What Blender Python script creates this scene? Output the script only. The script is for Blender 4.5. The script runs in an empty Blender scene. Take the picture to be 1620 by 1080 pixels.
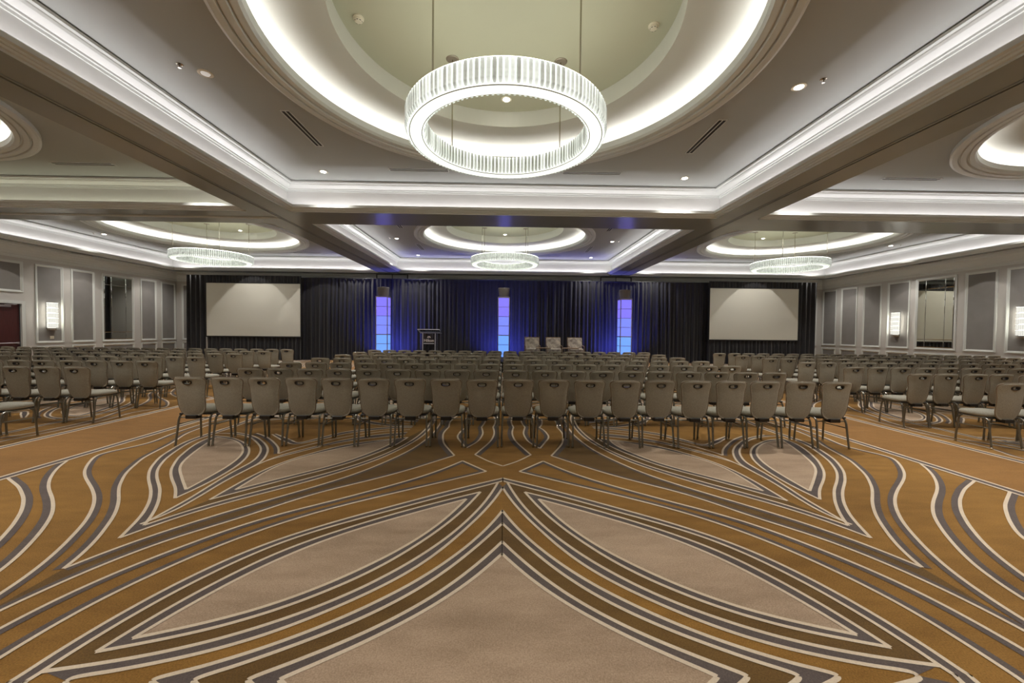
import bpy, math, random
from mathutils import Vector, Matrix, Euler

random.seed(7)
scene = bpy.context.scene
COL = scene.collection
PI = math.pi

# ------------------------------------------------------------------ camera
def make_camera():
    f, yaw, pitch, roll = 632.0, 0.0198, 0.0258, 0.0102
    cy, sy, cp, sp = math.cos(yaw), math.sin(yaw), math.cos(pitch), math.sin(pitch)
    fwd = Vector((sy * cp, cy * cp, -sp))
    r = Vector((cy, -sy, 0))
    u = r.cross(fwd)
    c, s = math.cos(roll), math.sin(roll)
    r2, u2 = r * c + u * s, u * c - r * s
    cam = bpy.data.cameras.new('camera')
    cam.sensor_width = 36.0
    cam.lens = 36.0 * f / 1620.0
    cam.clip_end = 200
    o = bpy.data.objects.new('camera', cam)
    COL.objects.link(o)
    m = Matrix((r2, u2, -fwd)).transposed().to_4x4()
    m.translation = Vector((0, 0, 1.6))
    o.matrix_world = m
    scene.camera = o
make_camera()

# ------------------------------------------------------------------ world, exposure, light levels
w = bpy.data.worlds.new('world')
scene.world = w
w.use_nodes = True
w.node_tree.nodes['Background'].inputs[0].default_value = (0.6, 0.58, 0.55, 1)
w.node_tree.nodes['Background'].inputs[1].default_value = 0.02
vs = scene.view_settings
vs.view_transform = 'Standard'
vs.look = 'None'
vs.gamma = 1
vs.use_curve_mapping = False
vs.exposure = 0.85
scene.cycles.max_bounces = 5
scene.cycles.diffuse_bounces = 3
scene.cycles.glossy_bounces = 3
scene.cycles.transmission_bounces = 6
scene.cycles.transparent_max_bounces = 12
scene.cycles.sample_clamp_indirect = 4.0
scene.cycles.caustics_reflective = False
scene.cycles.caustics_refractive = False
scene.cycles.use_denoising = True
scene.cycles.use_adaptive_sampling = True
scene.cycles.adaptive_threshold = .04

L_COVE = 1.95       # W per metre of tray cove strip
L_DOME = 13.0       # emission strength of the dome cove ring
L_DOWN = 150.0       # W of each recessed downlight
L_WASH = 75.0       # W of the downlights that wash the drapes and walls
L_RING = .62        # emission of the chandelier diffuser
L_CRYSTAL = .36
L_SCONCE = 1.5
L_COLUMN = .66
L_UP = 210.0        # W of the blue uplighters added behind the columns

# ------------------------------------------------------------------ helpers
def tag(o, label=None, cat=None, group=None, kind=None):
    if label: o['label'] = label
    if cat: o['category'] = cat
    if group: o['group'] = group
    if kind: o['kind'] = kind
    return o

def empty(name, loc=(0, 0, 0), rz=0.0):
    o = bpy.data.objects.new(name, None)
    o.empty_display_size = 0.1
    COL.objects.link(o)
    o.location = loc
    o.rotation_euler = (0, 0, rz)
    return o

def copy_tree(o, parent=None):
    c = o.copy()
    COL.objects.link(c)
    c.parent = parent
    for ch in list(KIDS.get(o.name, ())):
        copy_tree(ch, c)
    return c
KIDS = {}

def catmull(pts, n=6, closed=False):
    P = [Vector(p) for p in pts]
    if len(P) < 3:
        return P
    out = []
    m = len(P)
    rng = m if closed else m - 1
    for i in range(rng):
        if closed:
            a, b, c, d = P[(i - 1) % m], P[i], P[(i + 1) % m], P[(i + 2) % m]
        else:
            a = P[i - 1] if i > 0 else P[0] * 2 - P[1]
            b, c = P[i], P[i + 1]
            d = P[i + 2] if i + 2 < m else P[-1] * 2 - P[-2]
        # centripetal-ish: limit overshoot with chord lengths
        t0 = 0.0
        t1 = t0 + max(1e-5, (b - a).length ** 0.5)
        t2 = t1 + max(1e-5, (c - b).length ** 0.5)
        t3 = t2 + max(1e-5, (d - c).length ** 0.5)
        for k in range(n):
            t = t1 + (t2 - t1) * k / n
            A1 = a * ((t1 - t) / (t1 - t0)) + b * ((t - t0) / (t1 - t0))
            A2 = b * ((t2 - t) / (t2 - t1)) + c * ((t - t1) / (t2 - t1))
            A3 = c * ((t3 - t) / (t3 - t2)) + d * ((t - t2) / (t3 - t2))
            B1 = A1 * ((t2 - t) / (t2 - t0)) + A2 * ((t - t0) / (t2 - t0))
            B2 = A2 * ((t3 - t) / (t3 - t1)) + A3 * ((t - t1) / (t3 - t1))
            out.append(B1 * ((t2 - t) / (t2 - t1)) + B2 * ((t - t1) / (t2 - t1)))
    if not closed:
        out.append(P[-1].copy())
    return out

def resample(pts, n):
    d = [0.0]
    for a, b in zip(pts[:-1], pts[1:]):
        d.append(d[-1] + (b - a).length)
    out, j = [], 0
    for k in range(n):
        s = d[-1] * k / (n - 1)
        while j < len(d) - 2 and d[j + 1] < s:
            j += 1
        seg = max(1e-9, d[j + 1] - d[j])
        out.append(pts[j].lerp(pts[j + 1], min(1.0, max(0.0, (s - d[j]) / seg))))
    return out

class MB:
    """collects faces and links them as one mesh object"""
    def __init__(self):
        self.v, self.f, self.m, self.cur = [], [], [], 0
    def add(self, vs, fs):
        b = len(self.v)
        self.v.extend([tuple(p) for p in vs])
        for f in fs:
            self.f.append(tuple(b + i for i in f))
            self.m.append(self.cur)
        return self
    def box(self, x0, x1, y0, y1, z0, z1):
        return self.add([(x0, y0, z0), (x1, y0, z0), (x1, y1, z0), (x0, y1, z0), (x0, y0, z1), (x1, y0, z1), (x1, y1, z1), (x0, y1, z1)],
                        [(0, 3, 2, 1), (4, 5, 6, 7), (0, 1, 5, 4), (1, 2, 6, 5), (2, 3, 7, 6), (3, 0, 4, 7)])
    def quad(self, a, b, c, d):
        return self.add([a, b, c, d], [(0, 1, 2, 3)])
    def bevbox(self, x0, x1, y0, y1, z0, z1, b):
        # box with chamfered vertical edges and chamfered top/bottom rim
        def ring(ins, z):
            return [(x0 + b + ins, y0 + ins, z), (x1 - b - ins, y0 + ins, z), (x1 - ins, y0 + b + ins, z), (x1 - ins, y1 - b - ins, z),
                    (x1 - b - ins, y1 - ins, z), (x0 + b + ins, y1 - ins, z), (x0 + ins, y1 - b - ins, z), (x0 + ins, y0 + b + ins, z)]
        R = [ring(b * .6, z0), ring(0, z0 + b), ring(0, z1 - b), ring(b * .6, z1)]
        vs = [p for r in R for p in r]
        fs = [tuple(reversed(range(8))), tuple(range(24, 32))]
        for k in range(3):
            for i in range(8):
                j = (i + 1) % 8
                fs.append((k * 8 + i, k * 8 + j, k * 8 + 8 + j, k * 8 + 8 + i))
        return self.add(vs, fs)
    def tube(self, pts, r, seg=8, closed=False, caps=True, flat=None):
        P = [Vector(p) for p in pts]
        n = len(P)
        rings = []
        prev = None
        for i in range(n):
            if closed:
                t = (P[(i + 1) % n] - P[(i - 1) % n]).normalized()
            else:
                t = (P[min(i + 1, n - 1)] - P[max(i - 1, 0)]).normalized()
            if prev is None:
                a = Vector((0, 0, 1)) if abs(t.z) < .9 else Vector((1, 0, 0))
                prev = (a - t * a.dot(t)).normalized()
            else:
                prev = (prev - t * prev.dot(t)).normalized()
            q = t.cross(prev)
            rr = r[i] if isinstance(r, (list, tuple)) else r
            rings.append([P[i] + prev * (math.cos(2 * PI * (k + .5) / seg) * rr) + q * (math.sin(2 * PI * (k + .5) / seg) * rr) for k in range(seg)])
        vs = [p for rg in rings for p in rg]
        fs = []
        for i in range(n if closed else n - 1):
            j = (i + 1) % n
            for k in range(seg):
                l = (k + 1) % seg
                fs.append((i * seg + k, i * seg + l, j * seg + l, j * seg + k))
        if caps and not closed:
            fs.append(tuple(reversed(range(seg))))
            fs.append(tuple(range((n - 1) * seg, n * seg)))
        return self.add(vs, fs)
    def lathe(self, prof, cx=0, cy=0, seg=96, a0=0, closed_prof=False):
        n = len(prof)
        vs = []
        for k in range(seg):
            a = a0 + 2 * PI * k / seg
            for (r, z) in prof:
                vs.append((cx + r * math.cos(a), cy + r * math.sin(a), z))
        fs = []
        for k in range(seg):
            l = (k + 1) % seg
            for i in range(n if closed_prof else n - 1):
                j = (i + 1) % n
                fs.append((k * n + i, l * n + i, l * n + j, k * n + j))
        return self.add(vs, fs)
    def disc(self, cx, cy, z, r, seg=48, up=True):
        vs = [(cx + r * math.cos(2 * PI * k / seg), cy + r * math.sin(2 * PI * k / seg), z) for k in range(seg)]
        f = tuple(range(seg))
        return self.add(vs, [f if up else tuple(reversed(f))])
    def rect_sweep(self, cx, cy, hx, hy, prof):
        n = len(prof)
        vs = []
        for sx, sy in ((-1, -1), (1, -1), (1, 1), (-1, 1)):
            for d, z in prof:
                vs.append((cx + sx * (hx + d), cy + sy * (hy + d), z))
        fs = []
        for k in range(4):
            l = (k + 1) % 4
            for i in range(n - 1):
                fs.append((k * n + i, l * n + i, l * n + i + 1, k * n + i + 1))
        return self.add(vs, fs)
    def build(self, name, mats, parent=None, smooth=False, loc=None):
        me = bpy.data.meshes.new(name)
        me.from_pydata(self.v, [], self.f)
        if not isinstance(mats, (list, tuple)):
            mats = [mats]
        for m in mats:
            me.materials.append(m)
        if len(mats) > 1:
            me.polygons.foreach_set('material_index', self.m)
        if smooth:
            me.polygons.foreach_set('use_smooth', [True] * len(me.polygons))
        me.update()
        return link(name, me, parent, loc)

def link(name, me, parent=None, loc=None):
    o = bpy.data.objects.new(name, me)
    COL.objects.link(o)
    if loc is not None:
        o.location = loc
    if parent is not None:
        o.parent = parent
        KIDS.setdefault(parent.name, []).append(o)
    return o

# ------------------------------------------------------------------ materials
def srgb(r, g, b):
    def c(x):
        x /= 255.0
        return x / 12.92 if x <= .04045 else ((x + .055) / 1.055) ** 2.4
    return (c(r), c(g), c(b), 1.0)

def mat(name, col, rough=.5, metal=0.0, noise=0.0, nscale=8.0, col2=None, bump=0.0, bscale=200.0, spec=.5, emit=None, estr=0.0, sheen=0.0, trans=0.0, stretch=None):
    m = bpy.data.materials.new(name)
    m.use_nodes = True
    nt = m.node_tree
    b = nt.nodes['Principled BSDF']
    b.inputs['Base Color'].default_value = col
    b.inputs['Roughness'].default_value = rough
    b.inputs['Metallic'].default_value = metal
    b.inputs['Specular IOR Level'].default_value = spec
    if sheen:
        b.inputs['Sheen Weight'].default_value = sheen
    if trans:
        b.inputs['Transmission Weight'].default_value = trans
    if emit:
        b.inputs['Emission Color'].default_value = emit
        b.inputs['Emission Strength'].default_value = estr
    tc = nt.nodes.new('ShaderNodeTexCoord')
    src = tc.outputs['Object']
    if stretch:
        mp = nt.nodes.new('ShaderNodeMapping')
        mp.inputs['Scale'].default_value = stretch
        nt.links.new(src, mp.inputs['Vector'])
        src = mp.outputs['Vector']
    if noise or col2:
        n = nt.nodes.new('ShaderNodeTexNoise')
        n.inputs['Scale'].default_value = nscale
        n.inputs['Detail'].default_value = 6
        nt.links.new(src, n.inputs['Vector'])
        r = nt.nodes.new('ShaderNodeValToRGB')
        r.color_ramp.elements[0].position = .3
        r.color_ramp.elements[1].position = .7
        c2 = col2 or tuple(max(0, x * (1 - noise)) for x in col[:3]) + (1,)
        r.color_ramp.elements[0].color = c2
        r.color_ramp.elements[1].color = col
        nt.links.new(n.outputs['Fac'], r.inputs['Fac'])
        nt.links.new(r.outputs['Color'], b.inputs['Base Color'])
    if bump:
        n2 = nt.nodes.new('ShaderNodeTexNoise')
        n2.inputs['Scale'].default_value = bscale
        n2.inputs['Detail'].default_value = 3
        nt.links.new(src, n2.inputs['Vector'])
        bp = nt.nodes.new('ShaderNodeBump')
        bp.inputs['Strength'].default_value = bump
        bp.inputs['Distance'].default_value = .004
        nt.links.new(n2.outputs['Fac'], bp.inputs['Height'])
        nt.links.new(bp.outputs['Normal'], b.inputs['Normal'])
    return m

def carpet_mat(name, ca, cb, big=.7, amt=.35):
    """wool pile: fine speckle of two yarns over slow drifts of dye"""
    m = bpy.data.materials.new(name)
    m.use_nodes = True
    nt = m.node_tree
    b = nt.nodes['Principled BSDF']
    b.inputs['Roughness'].default_value = .95
    b.inputs['Specular IOR Level'].default_value = .1
    b.inputs['Sheen Weight'].default_value = .15
    tc = nt.nodes.new('ShaderNodeTexCoord')
    def noise(scale, detail, vec):
        n = nt.nodes.new('ShaderNodeTexNoise')
        n.inputs['Scale'].default_value = scale
        n.inputs['Detail'].default_value = detail
        nt.links.new(vec, n.inputs['Vector'])
        return n.outputs['Fac']
    mp = nt.nodes.new('ShaderNodeMapping')
    mp.inputs['Scale'].default_value = (.35, 1.0, 1.0)
    nt.links.new(tc.outputs['Object'], mp.inputs['Vector'])
    n1 = noise(big, 4, mp.outputs['Vector'])
    n2 = noise(130.0, 2, tc.outputs['Object'])
    n3 = noise(9.0, 5, mp.outputs['Vector'])
    def math_(op, a, bb):
        q = nt.nodes.new('ShaderNodeMath')
        q.operation = op
        for i, x in enumerate((a, bb)):
            if isinstance(x, float):
                q.inputs[i].default_value = x
            else:
                nt.links.new(x, q.inputs[i])
        return q.outputs[0]
    s = math_('ADD', math_('MULTIPLY', n1, 1.0), math_('ADD', math_('MULTIPLY', n2, .85), math_('MULTIPLY', n3, .45)))
    r = nt.nodes.new('ShaderNodeValToRGB')
    r.color_ramp.elements[0].position = 1.0 - amt
    r.color_ramp.elements[1].position = 1.0 + amt * .0 + .0
    r.color_ramp.elements[0].color = ca
    r.color_ramp.elements[1].color = cb
    mr = nt.nodes.new('ShaderNodeMapRange')
    mr.inputs['From Min'].default_value = .84
    mr.inputs['From Max'].default_value = 1.46
    nt.links.new(s, mr.inputs['Value'])
    r.color_ramp.elements[0].position = 0.0
    r.color_ramp.elements[1].position = 1.0
    nt.links.new(mr.outputs['Result'], r.inputs['Fac'])
    nt.links.new(r.outputs['Color'], b.inputs['Base Color'])
    bp = nt.nodes.new('ShaderNodeBump')
    bp.inputs['Strength'].default_value = .4
    bp.inputs['Distance'].default_value = .003
    nt.links.new(n2, bp.inputs['Height'])
    nt.links.new(bp.outputs['Normal'], b.inputs['Normal'])
    return m

M = {}
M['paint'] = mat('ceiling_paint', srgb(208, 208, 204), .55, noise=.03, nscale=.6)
M['tray'] = mat('tray_ceiling_shaded', srgb(172, 176, 172), .6, noise=.03, nscale=.6)  # same paint as the cove walls, darkened to put shade into the colour
M['trim'] = mat('trim_paint', srgb(212, 215, 211), .32, noise=.03, nscale=.8)
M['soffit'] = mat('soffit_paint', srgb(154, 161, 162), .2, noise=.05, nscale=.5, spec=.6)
M['dome'] = mat('dome_paint', srgb(210, 210, 202), .6, noise=.03, nscale=.5)
M['disc'] = mat('dome_centre_paint', srgb(190, 190, 168), .5, noise=.05, nscale=.5)
M['wallpaint'] = mat('wall_paint', srgb(194, 191, 186), .45, noise=.03, nscale=.8)
M['fabric_wall'] = mat('wall_fabric', srgb(136, 133, 130), .85, noise=.08, nscale=3, bump=.15, bscale=260)
M['gold'] = carpet_mat('carpet_gold', srgb(114, 80, 32), srgb(174, 129, 63))
M['brown'] = carpet_mat('carpet_brown', srgb(86, 64, 34), srgb(132, 101, 55))
M['aisle'] = carpet_mat('carpet_aisle_gold', srgb(124, 88, 44), srgb(166, 121, 66))
M['grey'] = carpet_mat('carpet_grey', srgb(84, 74, 72), srgb(116, 104, 98))
M['taupe'] = carpet_mat('carpet_taupe', srgb(152, 128, 104), srgb(206, 180, 154), big=1.0)
M['white'] = carpet_mat('carpet_ivory', srgb(216, 196, 172), srgb(240, 224, 200))
M['chair_fabric'] = mat('chair_fabric', srgb(166, 162, 147), .85, noise=.22, nscale=70, bump=.25, bscale=320, sheen=.1)
M['chair_metal'] = mat('chair_bronze_metal', srgb(128, 126, 116), .28, metal=.9)
M['chair_plastic'] = mat('chair_black_plastic', srgb(22, 20, 18), .3)
M['chair_trim'] = mat('chair_edge_trim', srgb(128, 116, 100), .16, spec=1.0)
M['black'] = mat('black_paint', srgb(16, 16, 17), .5)
M['dark'] = mat('dark_slot', srgb(26, 24, 22), .6)
M['drape'] = mat('black_velour', srgb(26, 26, 32), .8, noise=.3, nscale=5, sheen=.25, bump=.1, bscale=120)
M['screen'] = mat('screen_white', srgb(214, 212, 202), .7, noise=.02, nscale=1)
M['chrome'] = mat('polished_nickel', srgb(190, 184, 172), .15, metal=1)
M['bronze'] = mat('canopy_bronze', srgb(150, 140, 126), .35, metal=.4)
M['mirror'] = mat('mirror_glass', srgb(222, 224, 216), .02, metal=1)
M['door'] = mat('dark_cherry_wood', srgb(84, 40, 38), .35, noise=.35, nscale=3, stretch=(14, 14, 1))
M['plastic'] = mat('white_plastic', srgb(226, 220, 202), .4)
M['stagefab'] = mat('stage_skirt', srgb(20, 20, 22), .8)
M['armfab'] = mat('armchair_fabric', srgb(214, 204, 190), .8, col2=srgb(138, 126, 118), nscale=9, bump=.1, bscale=150)
M['wood'] = mat('light_wood', srgb(150, 122, 90), .4, noise=.2, nscale=6)
M['alu'] = mat('brushed_aluminium', srgb(168, 160, 160), .35, metal=.8)
M['led'] = mat('lamp_lens', srgb(255, 250, 235), .4, emit=(1, .96, .86, 1), estr=12.0)
M['led_dim'] = mat('lamp_lens_off', srgb(200, 196, 190), .2, emit=(1, .96, .9, 1), estr=.2)
M['ringled'] = mat('chandelier_diffuser', srgb(230, 235, 222), .4, emit=(.95, 1.0, .93, 1), estr=L_RING, bump=.5, bscale=90)
M['domeled'] = mat('cove_tape', srgb(255, 245, 238), .5, emit=(1, .975, .955, 1), estr=L_DOME)
M['sconceled'] = mat('sconce_crystal', srgb(235, 235, 225), .2, emit=(1, .99, .9, 1), estr=.6)
M['colup'] = mat('column_panel_violet', srgb(40, 38, 70), .4, emit=(.205, .17, 1.0, 1), estr=L_COLUMN)  # violet-to-azure steps paint the uplight's gradient into the panel colours
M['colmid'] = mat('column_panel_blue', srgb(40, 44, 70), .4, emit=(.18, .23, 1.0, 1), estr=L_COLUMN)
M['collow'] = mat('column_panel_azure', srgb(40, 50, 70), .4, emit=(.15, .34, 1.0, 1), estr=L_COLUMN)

def crystal_material(name, single):
    """cut crystal bar in front of the lamp: grey faces, lamplit edges and tip painted into the emission"""
    m = bpy.data.materials.new(name)
    m.use_nodes = True
    nt = m.node_tree
    b = nt.nodes['Principled BSDF']
    b.inputs['Base Color'].default_value = srgb(160, 166, 158)
    b.inputs['Roughness'].default_value = .1
    b.inputs['Specular IOR Level'].default_value = .9
    b.inputs['Emission Color'].default_value = (.95, 1.0, .92, 1)
    tc = nt.nodes.new('ShaderNodeTexCoord')
    def node(op, a, bb=None, c=None):
        q = nt.nodes.new('ShaderNodeMath')
        q.operation = op
        for i, x in enumerate((a, bb, c)):
            if x is None: continue
            if isinstance(x, (int, float)): q.inputs[i].default_value = x
            else: nt.links.new(x, q.inputs[i])
        return q.outputs[0]
    n = nt.nodes.new('ShaderNodeTexNoise')
    n.inputs['Detail'].default_value = 2
    nt.links.new(tc.outputs['Object'], n.inputs['Vector'])
    if single:
        n.inputs['Scale'].default_value = 22
        sp = nt.nodes.new('ShaderNodeSeparateXYZ')
        nt.links.new(tc.outputs['Object'], sp.inputs[0])
        oi = nt.nodes.new('ShaderNodeObjectInfo')
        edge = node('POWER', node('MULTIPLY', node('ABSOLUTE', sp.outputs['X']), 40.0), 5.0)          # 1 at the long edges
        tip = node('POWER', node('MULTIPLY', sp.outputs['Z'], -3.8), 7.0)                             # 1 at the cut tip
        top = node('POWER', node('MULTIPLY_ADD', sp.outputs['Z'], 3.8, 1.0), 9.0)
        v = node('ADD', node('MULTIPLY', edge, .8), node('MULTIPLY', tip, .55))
        v = node('ADD', v, node('MULTIPLY', top, .4))  # glints at edges, tip and top painted as emission
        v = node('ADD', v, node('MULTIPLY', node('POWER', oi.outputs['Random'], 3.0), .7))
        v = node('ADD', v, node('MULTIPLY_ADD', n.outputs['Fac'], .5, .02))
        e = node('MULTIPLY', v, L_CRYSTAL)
    else:
        n.inputs['Scale'].default_value = 16
        e = node('MULTIPLY', node('MULTIPLY_ADD', n.outputs['Fac'], 1.6, -.25), L_CRYSTAL)
    nt.links.new(e, b.inputs['Emission Strength'])
    return m
M['crystal'] = crystal_material('chandelier_crystal', True)
M['crystal_far'] = crystal_material('chandelier_crystal_band', False)
M['core'] = mat('chandelier_lamp_core', srgb(235, 238, 228), .4, emit=(.95, 1.0, .92, 1), estr=.30)
M['topled'] = mat('chandelier_uplight', srgb(235, 235, 220), .4, emit=(.98, 1.0, .86, 1), estr=3.4)
M['drum'] = mat('column_lamp_drum', srgb(118, 112, 106), .4, noise=.1, nscale=4)
for k_ in ('crystal', 'crystal_far', 'core', 'led', 'led_dim', 'colup', 'colmid', 'collow'):
    M[k_].cycles.emission_sampling = 'NONE'     # too small or too many to sample one by one

def glass_mat(name, col, tint=.85, rough=.04):
    m = bpy.data.materials.new(name)
    m.use_nodes = True
    nt = m.node_tree
    for n in list(nt.nodes):
        if n.type == 'BSDF_PRINCIPLED':
            nt.nodes.remove(n)
    out = [n for n in nt.nodes if n.type == 'OUTPUT_MATERIAL'][0]
    t = nt.nodes.new('ShaderNodeBsdfTransparent')
    t.inputs['Color'].default_value = (tint, tint, tint, 1)
    g = nt.nodes.new('ShaderNodeBsdfGlossy')
    g.inputs['Color'].default_value = col
    g.inputs['Roughness'].default_value = rough
    fr = nt.nodes.new('ShaderNodeFresnel')
    fr.inputs['IOR'].default_value = 1.6
    mx = nt.nodes.new('ShaderNodeMixShader')
    nt.links.new(fr.outputs['Fac'], mx.inputs['Fac'])
    nt.links.new(t.outputs[0], mx.inputs[1])
    nt.links.new(g.outputs[0], mx.inputs[2])
    nt.links.new(mx.outputs[0], out.inputs['Surface'])
    return m
M['acrylic'] = glass_mat('clear_acrylic', (.95, .95, 1, 1), .82)

# ------------------------------------------------------------------ dimensions (metres)
XW, YB, YF = 17.85, 22.15, -10.4         # side walls, stage wall, wall behind the camera
ZS, ZC, ZD, ZT = 4.6, 5.4, 5.7, 6.0      # beam soffit, tray ceiling, dome ceiling, dome centre
XT = 6.07                                # partition track in the long beams
BAYS = []                                # (key, words, cx, cy, hx, hy)
for r_, (y0, y1) in enumerate(((-9.5, -0.35), (1.1, 10.33), (11.72, 21.1))):
    for c_, (x0, x1) in enumerate(((-17.1, -6.74), (-5.4, 5.4), (6.74, 17.1))):
        BAYS.append(((r_, c_), (('rear', 'near', 'far')[r_], ('left', 'middle', 'right')[c_]), (x0 + x1) / 2, (y0 + y1) / 2, (x1 - x0) / 2, (y1 - y0) / 2))
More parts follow.
